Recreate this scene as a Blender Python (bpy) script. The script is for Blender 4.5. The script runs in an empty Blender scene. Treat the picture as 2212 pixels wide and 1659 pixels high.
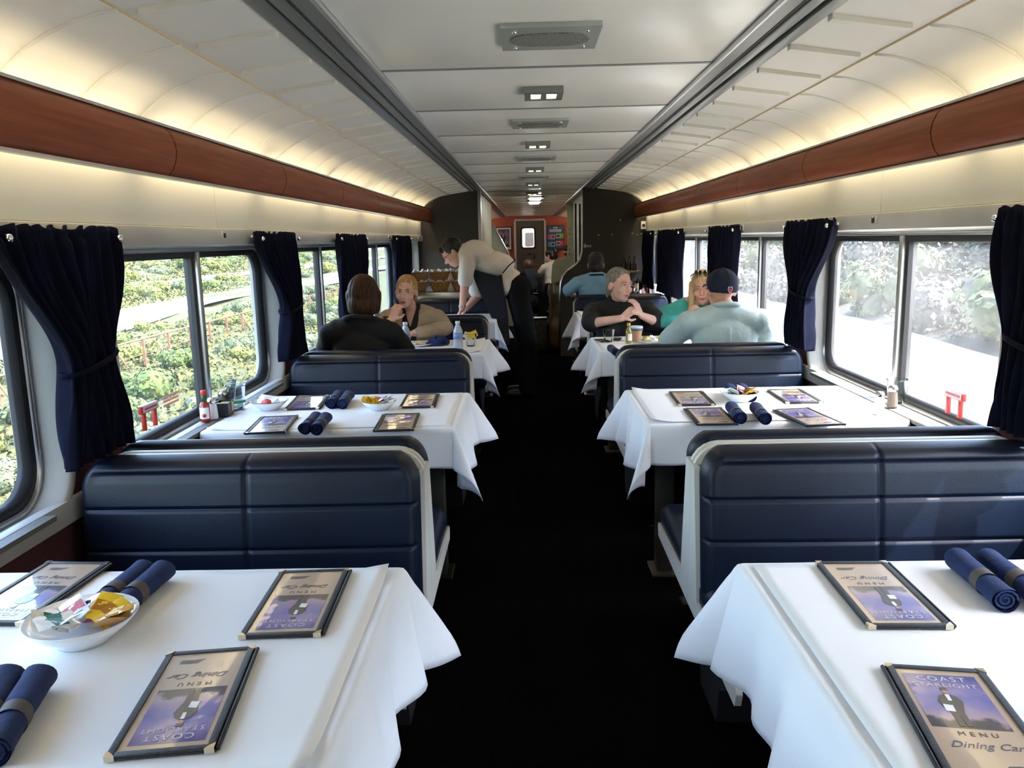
import bpy, bmesh, math, random
from mathutils import Vector, Matrix, noise as mnoise
random.seed(7)
PI = math.pi
scene = bpy.context.scene
COL = scene.collection

# ------------------------------------------------------------------ camera
IMG_W, IMG_H, F_PX = 2212.0, 1659.0, 1750.0
CAM = Vector((-0.08, 0.0, 1.44))
ROLL = math.radians(1.1)
VX, VY = 1138.0, 517.0                       # where the car's long axis vanishes
_y = Vector((VX - IMG_W / 2, IMG_H / 2 - VY, -F_PX)).normalized()
_u = Vector((-math.sin(ROLL), math.cos(ROLL), 0))
_z = (_u - _y * _u.dot(_y)).normalized()
_x = _y.cross(_z)
ROT = Matrix((( _x.x, _x.y, _x.z), (_y.x, _y.y, _y.z), (_z.x, _z.y, _z.z)))   # camera -> world
cam_d = bpy.data.cameras.new('camera'); cam = bpy.data.objects.new('camera', cam_d)
COL.objects.link(cam)
cam_d.sensor_width = 36.0; cam_d.lens = 36.0 * F_PX / IMG_W
cam_d.clip_start = 0.02; cam_d.clip_end = 500
cam.matrix_world = Matrix.Translation(CAM) @ ROT.to_4x4()
scene.camera = cam

def ray(px, py):
    return (ROT @ Vector((px - IMG_W / 2, IMG_H / 2 - py, -F_PX))).normalized()
def at_z(px, py, z):
    r = ray(px, py); return CAM + r * ((z - CAM.z) / r.z)
def at_y(px, py, y):
    r = ray(px, py); return CAM + r * ((y - CAM.y) / r.y)
def at_x(px, py, x):
    r = ray(px, py); return CAM + r * ((x - CAM.x) / r.x)

# ------------------------------------------------------------------ light
SUN_EL, SUN_AZ = 53.0, -20.0                 # from the right-hand windows, a little from behind
w = bpy.data.worlds.new('sky'); scene.world = w; w.use_nodes = True
nt = w.node_tree; nt.nodes.clear()
wo = nt.nodes.new('ShaderNodeOutputWorld'); bg = nt.nodes.new('ShaderNodeBackground')
sk = nt.nodes.new('ShaderNodeTexSky'); sk.sky_type = 'NISHITA'; sk.sun_disc = False
sk.sun_elevation = math.radians(SUN_EL); sk.sun_rotation = math.radians(90 - SUN_AZ)
sk.air_density = 1.0; sk.dust_density = 2.0; sk.ozone_density = 1.0
bg.inputs['Strength'].default_value = 0.62
nt.links.new(sk.outputs[0], bg.inputs[0]); nt.links.new(bg.outputs[0], wo.inputs[0])
sun_d = bpy.data.lights.new('sun', 'SUN'); sun_d.energy = 4.9; sun_d.angle = math.radians(0.6)
sun_d.color = (1.0, 0.95, 0.88)
sun = bpy.data.objects.new('sun', sun_d); COL.objects.link(sun)
_to = Vector((math.cos(math.radians(SUN_EL)) * math.cos(math.radians(SUN_AZ)),
              math.cos(math.radians(SUN_EL)) * math.sin(math.radians(SUN_AZ)), math.sin(math.radians(SUN_EL))))
sun.rotation_euler = _to.to_track_quat('Z', 'Y').to_euler()
TUBE_POWER = 3.6                             # emission of the fluorescent tubes behind the valances
vs = scene.view_settings
vs.view_transform = 'Standard'; vs.look = 'None'; vs.gamma = 1.0; vs.use_curve_mapping = False
vs.exposure = 2.12

# ------------------------------------------------------------------ materials
MATS = {}
def srgb(c):
    return tuple((v / 12.92 if v <= 0.04045 else ((v + 0.055) / 1.055) ** 2.4) for v in c)
def S(r, g, b): return srgb((r / 255, g / 255, b / 255))
def mat(name, col, rough=0.5, metal=0.0, col2=None, nscale=8.0, bump=0.0, bscale=60.0, coat=0.0, coat_r=0.05,
        emit=None, estr=0.0, spec=None, ramp=(0.35, 0.65), stretch=None, sheen=0.0, wave=None, alpha=None):
    if name in MATS: return MATS[name]
    m = bpy.data.materials.new(name); m.use_nodes = True
    nt = m.node_tree; b = nt.nodes['Principled BSDF']
    b.inputs['Roughness'].default_value = rough; b.inputs['Metallic'].default_value = metal
    b.inputs['Base Color'].default_value = (*col, 1)
    if spec is not None: b.inputs['Specular IOR Level'].default_value = spec
    if coat: b.inputs['Coat Weight'].default_value = coat; b.inputs['Coat Roughness'].default_value = coat_r
    if sheen: b.inputs['Sheen Weight'].default_value = sheen
    if emit: b.inputs['Emission Color'].default_value = (*emit, 1); b.inputs['Emission Strength'].default_value = estr
    if col2 or bump:
        tc = nt.nodes.new('ShaderNodeTexCoord'); src = tc.outputs['Object']
        if stretch:
            mp = nt.nodes.new('ShaderNodeMapping'); mp.inputs['Scale'].default_value = stretch
            nt.links.new(src, mp.inputs[0]); src = mp.outputs[0]
    if col2:
        n = nt.nodes.new('ShaderNodeTexNoise'); n.inputs['Scale'].default_value = nscale
        n.inputs['Detail'].default_value = 5; nt.links.new(src, n.inputs['Vector'])
        r = nt.nodes.new('ShaderNodeValToRGB')
        r.color_ramp.elements[0].position = ramp[0]; r.color_ramp.elements[1].position = ramp[1]
        r.color_ramp.elements[0].color = (*col, 1); r.color_ramp.elements[1].color = (*col2, 1)
        nt.links.new(n.outputs[0], r.inputs[0]); nt.links.new(r.outputs[0], b.inputs['Base Color'])
    if bump:
        n2 = nt.nodes.new('ShaderNodeTexNoise'); n2.inputs['Scale'].default_value = bscale
        n2.inputs['Detail'].default_value = 4; nt.links.new(src, n2.inputs['Vector'])
        bp = nt.nodes.new('ShaderNodeBump'); bp.inputs['Strength'].default_value = bump; bp.inputs['Distance'].default_value = 0.01
        nt.links.new(n2.outputs[0], bp.inputs['Height']); nt.links.new(bp.outputs[0], b.inputs['Normal'])
    MATS[name] = m
    return m

def pane_mat(name, tint, haze, haze_col=(1, 1, 1)):
    """window glass: lets light straight through, mirrors at grazing angles, a translucent layer is mixed in as haze"""
    m = bpy.data.materials.new(name); m.use_nodes = True; nt = m.node_tree; nt.nodes.clear()
    o = nt.nodes.new('ShaderNodeOutputMaterial')
    t = nt.nodes.new('ShaderNodeBsdfTransparent'); t.inputs[0].default_value = (*tint, 1)
    g = nt.nodes.new('ShaderNodeBsdfGlossy'); g.inputs['Roughness'].default_value = 0.01
    lw = nt.nodes.new('ShaderNodeLayerWeight'); lw.inputs[0].default_value = 0.5
    pw = nt.nodes.new('ShaderNodeMath'); pw.operation = 'POWER'; pw.inputs[1].default_value = 5.0; nt.links.new(lw.outputs['Facing'], pw.inputs[0])
    fr = nt.nodes.new('ShaderNodeMath'); fr.operation = 'MULTIPLY_ADD'; fr.inputs[1].default_value = 0.85; fr.inputs[2].default_value = 0.06; nt.links.new(pw.outputs[0], fr.inputs[0])
    mx = nt.nodes.new('ShaderNodeMixShader')
    nt.links.new(fr.outputs[0], mx.inputs[0]); nt.links.new(t.outputs[0], mx.inputs[1]); nt.links.new(g.outputs[0], mx.inputs[2])
    tr = nt.nodes.new('ShaderNodeBsdfTranslucent'); tr.inputs[0].default_value = (*haze_col, 1)
    n = nt.nodes.new('ShaderNodeTexNoise'); n.inputs['Scale'].default_value = 3.0; n.inputs['Detail'].default_value = 6
    tc = nt.nodes.new('ShaderNodeTexCoord'); nt.links.new(tc.outputs['Object'], n.inputs['Vector'])
    mp = nt.nodes.new('ShaderNodeMapRange'); mp.inputs[1].default_value = 0.3; mp.inputs[2].default_value = 0.7
    mp.inputs[3].default_value = haze * 0.5; mp.inputs[4].default_value = haze * 1.5
    nt.links.new(n.outputs[0], mp.inputs[0])
    m2 = nt.nodes.new('ShaderNodeMixShader')
    nt.links.new(mp.outputs[0], m2.inputs[0]); nt.links.new(mx.outputs[0], m2.inputs[1]); nt.links.new(tr.outputs[0], m2.inputs[2])
    nt.links.new(m2.outputs[0], o.inputs[0]); MATS[name] = m
    return m
def clear_mat(name, tint, rough=0.02, ior=1.3):
    """thin clear plastic or drinking glass"""
    m = bpy.data.materials.new(name); m.use_nodes = True; nt = m.node_tree; nt.nodes.clear()
    o = nt.nodes.new('ShaderNodeOutputMaterial')
    t = nt.nodes.new('ShaderNodeBsdfTransparent'); t.inputs[0].default_value = (*tint, 1)
    g = nt.nodes.new('ShaderNodeBsdfGlossy'); g.inputs['Roughness'].default_value = rough + 0.05
    lw = nt.nodes.new('ShaderNodeLayerWeight'); lw.inputs[0].default_value = 0.16
    mx = nt.nodes.new('ShaderNodeMixShader')
    nt.links.new(lw.outputs['Fresnel'], mx.inputs[0]); nt.links.new(t.outputs[0], mx.inputs[1]); nt.links.new(g.outputs[0], mx.inputs[2])
    nt.links.new(mx.outputs[0], o.inputs[0]); MATS[name] = m
    return m

M_cloth = mat('white_table_linen', (0.80, 0.81, 0.83), 0.8, bump=0.25, bscale=14, sheen=0.1)
M_paper_top = mat('white_table_paper', (0.83, 0.83, 0.83), 0.75, bump=0.2, bscale=9)
M_leather = mat('navy_vinyl', S(6, 19, 38), 0.40, col2=S(4, 14, 31), nscale=4, bump=0.05, bscale=220, spec=0.28)
M_shell = mat('cream_seat_shell', S(205, 203, 192), 0.45)
M_carpet = mat('black_carpet', (0.003, 0.003, 0.0036), 1.0, col2=(0.0055, 0.005, 0.0055), nscale=60, bump=0.5, bscale=300, spec=0.0)
M_burg = mat('burgundy_carpet_wall', S(84, 36, 40), 0.9, col2=S(66, 28, 32), nscale=70, bump=0.3, bscale=300)
M_bezel = mat('grey_window_bezel', S(188, 186, 178), 0.42, col2=S(176, 174, 168), nscale=3)
M_alu = mat('brushed_aluminium', (0.62, 0.62, 0.62), 0.32, 0.9)
M_gasket = mat('black_rubber_gasket', (0.012, 0.012, 0.013), 0.55)
M_ceil = mat('satin_white_ceiling', S(234, 231, 222), 0.28, spec=0.45)
M_ceil2 = mat('matt_white_cove', S(226, 223, 212), 0.55)
M_joint = mat('grey_joint', S(70, 72, 74), 0.6)
M_rail = mat('grey_ceiling_rail', S(122, 124, 122), 0.35, 0.5)
M_railblk = mat('dark_slot', (0.015, 0.015, 0.016), 0.6)
M_wood = mat('reddish_wood_laminate', S(152, 82, 48), 0.5, col2=S(126, 62, 34), nscale=5, stretch=(4, 0.6, 14), ramp=(0.3, 0.7), spec=0.25)
M_cream = mat('cream_upper_panel', S(232, 228, 212), 0.45)
M_tube = mat('warm_fluorescent_tube', (1, 1, 1), 0.5, emit=(1.0, 0.82, 0.54), estr=TUBE_POWER)
M_tube_far = mat('far_fluorescent_tube', (1, 1, 1), 0.5, emit=(1.0, 0.9, 0.75), estr=TUBE_POWER * 3)
M_bulk = mat('charcoal_bulkhead', S(62, 58, 52), 0.85, col2=S(54, 50, 45), nscale=40, bump=0.3, bscale=200)
M_olive = mat('grey_olive_panel', S(112, 110, 96), 0.55, col2=S(98, 96, 84), nscale=6)
M_steel = mat('stainless_steel', (0.55, 0.55, 0.55), 0.28, 1.0)
M_chrome = mat('chrome', (0.8, 0.8, 0.8), 0.1, 1.0)
M_leg = mat('grey_table_post', S(96, 92, 86), 0.4, 0.6)
M_curtain = mat('navy_curtain_cloth', S(16, 20, 38), 0.95, col2=S(11, 14, 28), nscale=12, spec=0.1, bump=0.2, bscale=200)
M_pane_l = pane_mat('clean_window_pane', (0.93, 0.95, 0.93), 0.015)
M_pane_r = pane_mat('veiling_haze_window_pane', (0.93, 0.95, 0.95), 0.04)  # stronger haze mixed into the sunny-side glass to stand for veiling glare

# ------------------------------------------------------------------ mesh helpers
def link(o): COL.objects.link(o); return o
def obj(name, me, m=None, parent=None, loc=None, rot=None):
    o = bpy.data.objects.new(name, me); link(o)
    if m is not None and me is not None and hasattr(me, 'materials') and len(me.materials) == 0: me.materials.append(m)
    if parent is not None: o.parent = parent
    if loc is not None: o.location = loc
    if rot is not None: o.rotation_euler = rot
    return o
def tag(o, label=None, cat=None, group=None, kind=None):
    if label: o['label'] = label
    if cat: o['category'] = cat
    if group: o['group'] = group
    if kind: o['kind'] = kind
    return o
def thing(name, label, cat, loc=(0, 0, 0), rz=0.0, group=None):
    o = bpy.data.objects.new(name, None); link(o); o.empty_display_size = 0.05
    o.location = loc; o.rotation_euler = (0, 0, rz)
    return tag(o, label, cat, group)
def copy_tree(o, parent=None):
    c = o.copy(); link(c); c.parent = parent
    for ch in o.children: copy_tree(ch, c)
    return c
class MB:
    def __init__(s): s.v = []; s.f = []; s.sm = []; s.mi = []
    def add(s, vs, fs, smooth=False, mi=0):
        n = len(s.v); s.v += [tuple(p) for p in vs]; s.f += [tuple(i + n for i in q) for q in fs]
        s.sm += [smooth] * len(fs); s.mi += [mi] * len(fs); return s
    def box(s, x0, x1, y0, y1, z0, z1, mi=0):
        vs = [(x, y, z) for z in (z0, z1) for y in (y0, y1) for x in (x0, x1)]
        return s.add(vs, [(0, 2, 3, 1), (4, 5, 7, 6), (0, 1, 5, 4), (2, 6, 7, 3), (0, 4, 6, 2), (1, 3, 7, 5)], False, mi)
    def lathe(s, prof, seg=20, c=(0, 0, 0), smooth=True, mi=0, sx=1.0, sy=1.0):
        vs = []; fs = []
        for r, z in prof:
            for i in range(seg):
                a = 2 * PI * i / seg; vs.append((c[0] + r * math.cos(a) * sx, c[1] + r * math.sin(a) * sy, c[2] + z))
        for j in range(len(prof) - 1):
            for i in range(seg):
                a, b = j * seg + i, j * seg + (i + 1) % seg
                fs.append((a, b, b + seg, a + seg))
        if prof[0][0] > 1e-6: fs.append(tuple(range(seg - 1, -1, -1)))
        if prof[-1][0] > 1e-6: fs.append(tuple((len(prof) - 1) * seg + i for i in range(seg)))
        return s.add(vs, fs, smooth, mi)
    def tube(s, pts, r, seg=8, mi=0, closed=False):
        pts = [Vector(p) for p in pts]; n = len(pts); vs = []; fs = []
        rr = r if isinstance(r, (list, tuple)) else [r] * n
        up = None
        for k in range(n):
            a = pts[k - 1] if (k > 0 or closed) else pts[k]; b = pts[(k + 1) % n] if (k < n - 1 or closed) else pts[k]
            t = (b - a).normalized()
            if up is None:
                up = Vector((0, 0, 1)) if abs(t.z) < 0.9 else Vector((1, 0, 0))
            side = t.cross(up).normalized(); up = side.cross(t).normalized()
            for i in range(seg):
                an = 2 * PI * i / seg; vs.append(pts[k] + (side * math.cos(an) + up * math.sin(an)) * rr[k])
        for k in range(n if closed else n - 1):
            for i in range(seg):
                a = k * seg + i; b = k * seg + (i + 1) % seg; k2 = ((k + 1) % n) * seg
                fs.append((a, b, k2 + (i + 1) % seg, k2 + i))
        if not closed: fs.append(tuple(range(seg - 1, -1, -1))); fs.append(tuple((n - 1) * seg + i for i in range(seg)))
        return s.add(vs, fs, True, mi)
    def prism(s, poly, a0, a1, axis='y', mi=0, smooth=False):
        def P(u, v, a): return {'y': (u, a, v), 'x': (a, u, v), 'z': (u, v, a)}[axis]
        n = len(poly); vs = [P(u, v, a0) for u, v in poly] + [P(u, v, a1) for u, v in poly]
        s.add(vs, [tuple(range(n)), tuple(range(2 * n - 1, n - 1, -1))], False, mi)
        return s.add(vs, [(i, i + n, (i + 1) % n + n, (i + 1) % n) for i in range(n)], smooth, mi)
    def strip(s, prof, a0, a1, th=None, smooth=True, mi=0):
        """open profile of (x,z) swept along y"""
        n = len(prof); vs = [(u, a0, v) for u, v in prof] + [(u, a1, v) for u, v in prof]
        return s.add(vs, [(i, i + 1, i + 1 + n, i + n) for i in range(n - 1)], smooth, mi)
    def grid(s, nu, nv, fn, smooth=True, mi=0):
        vs = [fn(i / nu, j / nv) for j in range(nv + 1) for i in range(nu + 1)]
        fs = [(j * (nu + 1) + i, j * (nu + 1) + i + 1, (j + 1) * (nu + 1) + i + 1, (j + 1) * (nu + 1) + i) for j in range(nv) for i in range(nu)]
        return s.add(vs, fs, smooth, mi)
    def mesh(s, name, mats=None, bevel=0.0, bseg=2, weld=False, recalc=True):
        me = bpy.data.meshes.new(name); me.from_pydata([tuple(p) for p in s.v], [], s.f)
        for p, sm, mi in zip(me.polygons, s.sm, s.mi): p.use_smooth = sm; p.material_index = mi
        for m in (mats or []): me.materials.append(m)
        if recalc or bevel or weld:
            bm = bmesh.new(); bm.from_mesh(me)
            if weld: bmesh.ops.remove_doubles(bm, verts=bm.verts, dist=1e-5)
            if bevel:
                ed = [e for e in bm.edges if len(e.link_faces) == 2 and e.calc_face_angle(0) > 0.6]
                bmesh.ops.bevel(bm, geom=ed, offset=bevel, segments=bseg, affect='EDGES', profile=0.6, clamp_overlap=True)
            if recalc: bmesh.ops.recalc_face_normals(bm, faces=bm.faces)
            bm.to_mesh(me); bm.free()
            if bevel and bseg > 1:
                for p in me.polygons: p.use_smooth = True
                try: me.set_sharp_from_angle(angle=0.7)
                except Exception: pass
        me.update(); return me
    def build(s, name, m, parent=None, loc=None, rot=None, **k):
        return obj(name, s.mesh(name, m if isinstance(m, list) else [m], **k), None, parent, loc, rot)
def rrect(w, h, r, seg=6, cx=0.0, cy=0.0):
    pts = []
    for (sx, sy, a0) in ((1, 1, 0), (-1, 1, 90), (-1, -1, 180), (1, -1, 270)):
        for i in range(seg + 1):
            a = math.radians(a0 + 90 * i / seg)
            pts.append((cx + sx * (w / 2 - r) + r * math.cos(a), cy + sy * (h / 2 - r) + r * math.sin(a)))
    return pts
TEXTS = {}
def text_mesh(body, size, depth=0.0, align='CENTER', shear=0.0, space=1.0, wscale=1.0):
    key = (body, size, depth, align, shear, space, wscale)
    if key in TEXTS: return TEXTS[key]
    c = bpy.data.curves.new('lettering', 'FONT'); c.body = body; c.size = size; c.align_x = align; c.align_y = 'CENTER'
    c.extrude = depth; c.shear = shear; c.space_character = space; c.resolution_u = 3
    o = bpy.data.objects.new('lettering_tmp', c); link(o)
    dg = bpy.context.evaluated_depsgraph_get(); dg.update()
    me = bpy.data.meshes.new_from_object(o.evaluated_get(dg)); bpy.data.objects.remove(o)
    if wscale != 1.0:
        for v in me.vertices: v.co.x *= wscale
    TEXTS[key] = me
    return me

# ------------------------------------------------------------------ dimensions of the car
PITCH = 2.053
def TY(k): return 1.31 + PITCH * k           # table centres
def BY(k): return 2.337 + PITCH * k          # seat back planes
Y0, YB, YE = -3.8, 10.0, 22.0                # rear end, service bulkhead, far end wall
WIN = [(-2.759, 0.80), (-0.706, 0.80), (1.347, 0.80), (3.40, 0.80), (5.453, 0.80), (7.506, 0.80), (9.33, 0.48)]
ZS, ZT = 0.765, 1.40                         # glass bottom and top
def struct(name, me_or_mb, m=None, parent=None, **k):
    o = me_or_mb.build(name, m, parent, **k)
    if parent is None: o['kind'] = 'structure'
    return o
# floor
struct('floor', MB().box(-1.5, 1.5, Y0, YE, -0.12, 0.0), M_carpet)
# side walls with window openings
for s, side in ((-1, 'left'), (1, 'right')):
    def X(a, b): return (min(s * a, s * b), max(s * a, s * b))
    mb = MB(); x0, x1 = X(1.40, 1.53)
    mb.box(x0, x1, Y0, YE, -0.12, 0.70); mb.box(x0, x1, Y0, YE, 1.465, 2.12)
    e = Y0
    for yc, hw in WIN:
        mb.box(x0, x1, e, yc - hw - 0.07, 0.70, 1.465); e = yc + hw + 0.07
    mb.box(x0, x1, e, YE, 0.70, 1.465)
    wall = struct('wall_' + side, mb, M_burg)
    # ledge that runs below the windows
    led = MB(); a, b = X(1.384, 1.42); led.box(a, b, Y0, YB, 0.675, 0.745)
    led.build('window_ledge', M_bezel, wall, bevel=0.008)
    up = thing('wall_upper_' + side, None, None); up['kind'] = 'structure'
    hd = MB(); a, b = X(1.345, 1.40); hd.box(a, b, Y0, YB, 1.445, 1.515)
    hd.build('window_header', M_bezel, up, bevel=0.012)
    # cream panels between header and valance, one to a window bay
    edges = [Y0] + [3.40 + PITCH * j for j in range(-3, 4)] + [YB]
    for ya, yb in zip(edges[:-1], edges[1:]):
        if yb - ya < 0.05: continue
        p = MB(); a, b = X(1.362, 1.40); p.box(a, b, ya + 0.003, yb - 0.003, 1.516, 1.80)
        p.build('upper_panel', M_cream, up, bevel=0.003)
    for j in range(-1, 4):
        yc = 3.40 + PITCH * j
        p = MB(); a, b = X(1.336, 1.35); p.box(a, b, yc - 0.018, yc + 0.018, 1.468, 1.502)
        lt = p.build('latch', M_alu, up, bevel=0.003)
        p = MB(); a, b = X(1.331, 1.337); p.box(a, b, yc - 0.006, yc + 0.008, 1.474, 1.494)
        p.build('latch_key', M_gasket, lt)
    for i, (yc, hw) in enumerate(WIN[2:]):
        g = MB(); a, b = X(1.350, 1.395)
        M_gr = mat('perforated_heater_grille', S(116, 112, 102), 0.6, col2=S(90, 87, 80), nscale=420, ramp=(0.45, 0.55))
        g.box(a, b, yc - hw + 0.1, yc + hw - 0.1, 0.728, 0.742)
        struct('trim_%d' % (11 + i + 10 * (s > 0)), g, M_gr)
# windows
wn = 0
for s in (-1, 1):
    pm = M_pane_l if s < 0 else M_pane_r
    for yc, hw in WIN:
        wn += 1
        win = thing('window_%d' % wn, None, None, (0, yc, 0)); win['kind'] = 'structure'
        zc = (ZS + ZT) / 2; hh = (ZT - ZS) / 2
        rings = [(1.400, 0.082, 0.075, 0.15), (1.388, 0.080, 0.073, 0.15), (1.386, 0.070, 0.063, 0.145), (1.392, 0.056, 0.05, 0.14), (1.46, 0.040, 0.036, 0.125), (1.53, 0.038, 0.034, 0.125)]
        def loft(rings, mi_=0):
            mb = MB(); n = None; vs = []
            for (x, dw, dh, r) in rings:
                pts = rrect(2 * (hw + dw), 2 * (hh + dh), r, 7, 0, zc); n = len(pts)
                vs += [(s * x, p, q) for p, q in pts]
            fs = [(j * n + i, j * n + (i + 1) % n, (j + 1) * n + (i + 1) % n, (j + 1) * n + i) for j in range(len(rings) - 1) for i in range(n)]
            return mb.add(vs, fs, True)
        loft(rings).build('bezel', M_bezel, win)
        loft([(1.470, 0.042, 0.038, 0.12), (1.455, 0.040, 0.036, 0.12), (1.455, 0.022, 0.022, 0.11), (1.47, 0.020, 0.02, 0.11)]).build('frame', M_alu, win)
        loft([(1.475, 0.024, 0.024, 0.11), (1.462, 0.020, 0.02, 0.11), (1.462, -0.004, -0.004, 0.10), (1.50, -0.006, -0.006, 0.10)]).build('gasket', M_gasket, win)
        single = hw < 0.6
        panes = [(-hw, hw)] if single else [(-hw, -0.012), (0.012, hw)]
        for a, b in panes:
            p = MB(); x0, x1 = (min(s * 1.484, s * 1.488), max(s * 1.484, s * 1.488))
            p.add([(s * 1.486, a, ZS), (s * 1.486, b, ZS), (s * 1.486, b, ZT), (s * 1.486, a, ZT)], [(0, 1, 2, 3)])
            p.build('pane', pm, win)
        if not single:
            p = MB(); p.box(min(s * 1.452, s * 1.50), max(s * 1.452, s * 1.50), -0.016, 0.016, ZS - 0.02, ZT + 0.02)
            p.build('mullion', M_alu, win, bevel=0.004)
            p = MB(); p.box(min(s * 1.468, s * 1.50), max(s * 1.468, s * 1.50), -0.042, -0.016, ZS, ZT); p.build('mullion_gasket', M_gasket, win)
# ceiling
ceil = thing('ceiling', None, None); ceil['kind'] = 'structure'
MB().box(-1.53, 1.53, Y0, YE, 2.075, 2.14).build('roof', M_bulk, ceil)
jy = [2.10 + 0.92 * k for k in range(-7, 22)]
for ya, yb in zip(jy[:-1], jy[1:]):
    ya = max(ya, Y0)
    MB().box(-0.585, 0.585, ya + 0.010, yb - 0.010, 2.040, 2.052).build('ceiling_panel', M_ceil, ceil, bevel=0.003)
MB().box(-0.59, 0.59, Y0, YE, 2.050, 2.06).build('joint_backing', M_joint, ceil)
js = MB().box(-0.585, 0.585, -0.011, 0.011, 2.0375, 2.05).mesh('joint_strip', [mat('joint_strip_grey', S(128, 130, 128), 0.45)])
for y in jy[1:]: obj('joint_strip', js, None, ceil, (0, y, 0))
for s in (-1, 1):
    def bx(a, b, z0, z1, m, name, bev=0.0):
        p = MB(); p.box(min(s * a, s * b), max(s * a, s * b), Y0, YE, z0, z1); return p.build(name, m, ceil, bevel=bev)
    bx(0.586, 0.60, 2.026, 2.05, M_alu, 'rail_lip', 0.003)
    bx(0.60, 0.655, 2.036, 2.05, M_rail, 'rail_inner')
    bx(0.655, 0.664, 2.034, 2.05, M_railblk, 'rail_slot')
    bx(0.664, 0.700, 2.028, 2.05, M_rail, 'rail_middle', 0.004)
    bx(0.700, 0.712, 2.034, 2.05, M_railblk, 'rail_slot')
    bx(0.712, 0.755, 2.022, 2.05, M_rail, 'rail_outer', 0.004)
    prof = [(0.755, 2.030), (1.00, 1.994), (1.02, 1.990)]
    p = MB(); p.strip([(s * a, b) for a, b in prof], Y0, YE, smooth=False); p.build('light_strip', M_ceil2, ceil)
    cove = [(1.02, 1.986), (1.07, 1.980), (1.13, 1.964), (1.19, 1.940), (1.25, 1.906), (1.30, 1.865), (1.335, 1.82), (1.355, 1.78), (1.362, 1.74)]
    p = MB(); p.strip([(s * a, b) for a, b in cove], Y0, YE); p.build('cove', M_ceil2, ceil)
    p = MB(); p.tube([(s * 1.02, Y0, 1.989), (s * 1.02, YE, 1.989)], 0.004, 6); p.build('cove_crease', mat('tan_crease', S(200, 176, 130), 0.6), ceil)
    # ribs
    rb = MB(); rb.prism([(s * 0.765, 2.029), (s * 0.985, 1.997), (s * 0.985, 1.983), (s * 0.765, 2.013)], -0.016, 0.016, 'y')
    rme = rb.mesh('ceiling_rib', [M_ceil2], bevel=0.003)
    pg = MB(); pg.lathe([(0.0, 0), (0.008, 0.001), (0.009, 0.005), (0.006, 0.009)], 8, (s * 0.775, 0, 2.012)); pme = pg.mesh('rib_peg', [M_ceil2])
    cr = MB(); cr.tube([(s * (a - 0.002), 0, b - 0.001) for a, b in cove], 0.006, 6); cme = cr.mesh('cove_rib', [M_ceil2])
    y = 2.385 - 0.353 * 4
    while y < YB - 0.1:
        r = obj('ceiling_rib', rme, None, ceil, (0, y, 0)); obj('rib_peg', pme, None, r)
        obj('cove_rib', cme, None, ceil, (0, y - 0.05, 0)); y += 0.353
# valances with fluorescent tubes behind them
tn = 0
for s in (-1, 1):
    tn += 1
    val = thing('trim_%d' % tn, None, None); val['kind'] = 'structure'
    seams = [Y0] + [2.70 + 1.22 * k for k in range(-5, 6)] + [YB - 0.02]
    out = [(1.245, 1.668), (1.226, 1.69), (1.214, 1.72), (1.210, 1.747), (1.214, 1.775), (1.226, 1.803), (1.245, 1.825)]
    inn = [(a + 0.012, b) for a, b in reversed(out)]
    for ya, yb in zip(seams[:-1], seams[1:]):
        if yb - ya < 0.1: continue
        p = MB(); p.prism([(s * a, b) for a, b in out + inn], ya + 0.004, yb - 0.004, 'y', smooth=True)
        p.build('valance_panel', M_wood, val)
        t = MB(); t.tube([(s * 1.305, ya + 0.06, 1.762), (s * 1.305, yb - 0.06, 1.762)], 0.013, 8); t.build('lamp_tube', M_tube, val)
    b = MB(); b.prism([(s * (a + 0.013), z) for a, z in out] + [(s * (a + 0.02), z) for a, z in reversed(out)], Y0, YB, 'y'); b.build('valance_backing', M_railblk, val)
    for z in (1.665, 1.828):
        e = MB(); e.box(min(s * 1.238, s * 1.262), max(s * 1.238, s * 1.262), Y0, YB - 0.02, z - 0.004, z + 0.004); e.build('edge_trim', M_alu, val)
    # far section, beyond the service area
    fr = MB(); fr.prism([(s * a, b) for a, b in out + inn], 14.2, YE - 0.02, 'y', smooth=True); fr.build('valance_panel', M_wood, val)
    t = MB(); t.tube([(s * 1.305, 14.3, 1.762), (s * 1.305, YE - 0.1, 1.762)], 0.02, 8); t.build('lamp_tube', M_tube_far, val)
# end walls
struct('wall_back', MB().box(-1.5, 1.5, Y0 - 0.1, Y0, 0, 2.1), M_bulk)
# ceiling speakers and lamps, alternately one to a panel
M_spk = mat('grey_speaker_metal', S(176, 182, 174), 0.35, 0.4)
M_spkg = mat('speaker_mesh', S(150, 152, 140), 0.5, 0.3, col2=S(104, 106, 98), nscale=220, ramp=(0.45, 0.55))
sp = thing('ceiling_speaker', 'x', 'speaker')
p = MB(); p.prism([(-0.145, -0.14), (0.145, -0.14), (0.145, 0.14), (-0.145, 0.14)], 2.026, 2.040, 'z')
p.build('frame', M_spk, sp, bevel=0.006)
p = MB(); pts = rrect(0.235, 0.15, 0.07, 6); p.prism(pts, 2.022, 2.027, 'z'); p.build('grille', M_spkg, sp)
for a in (-1, 1):
    for b in (-1, 1):
        p = MB(); p.lathe([(0.0, -0.004), (0.006, -0.003), (0.007, 0.002)], 10, (a * 0.105, b * 0.095, 2.025)); p.build('screw', M_chrome, sp)
lp = thing('ceiling_lamp', 'x', 'lamp')
p = MB()
M_lampf = mat('grey_lamp_housing', S(140, 144, 138), 0.4, 0.5)
M_bulb = mat('warm_lamp_lens', (1, 0.8, 0.5), 0.4, emit=(1.0, 0.66, 0.34), estr=13.0)
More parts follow.
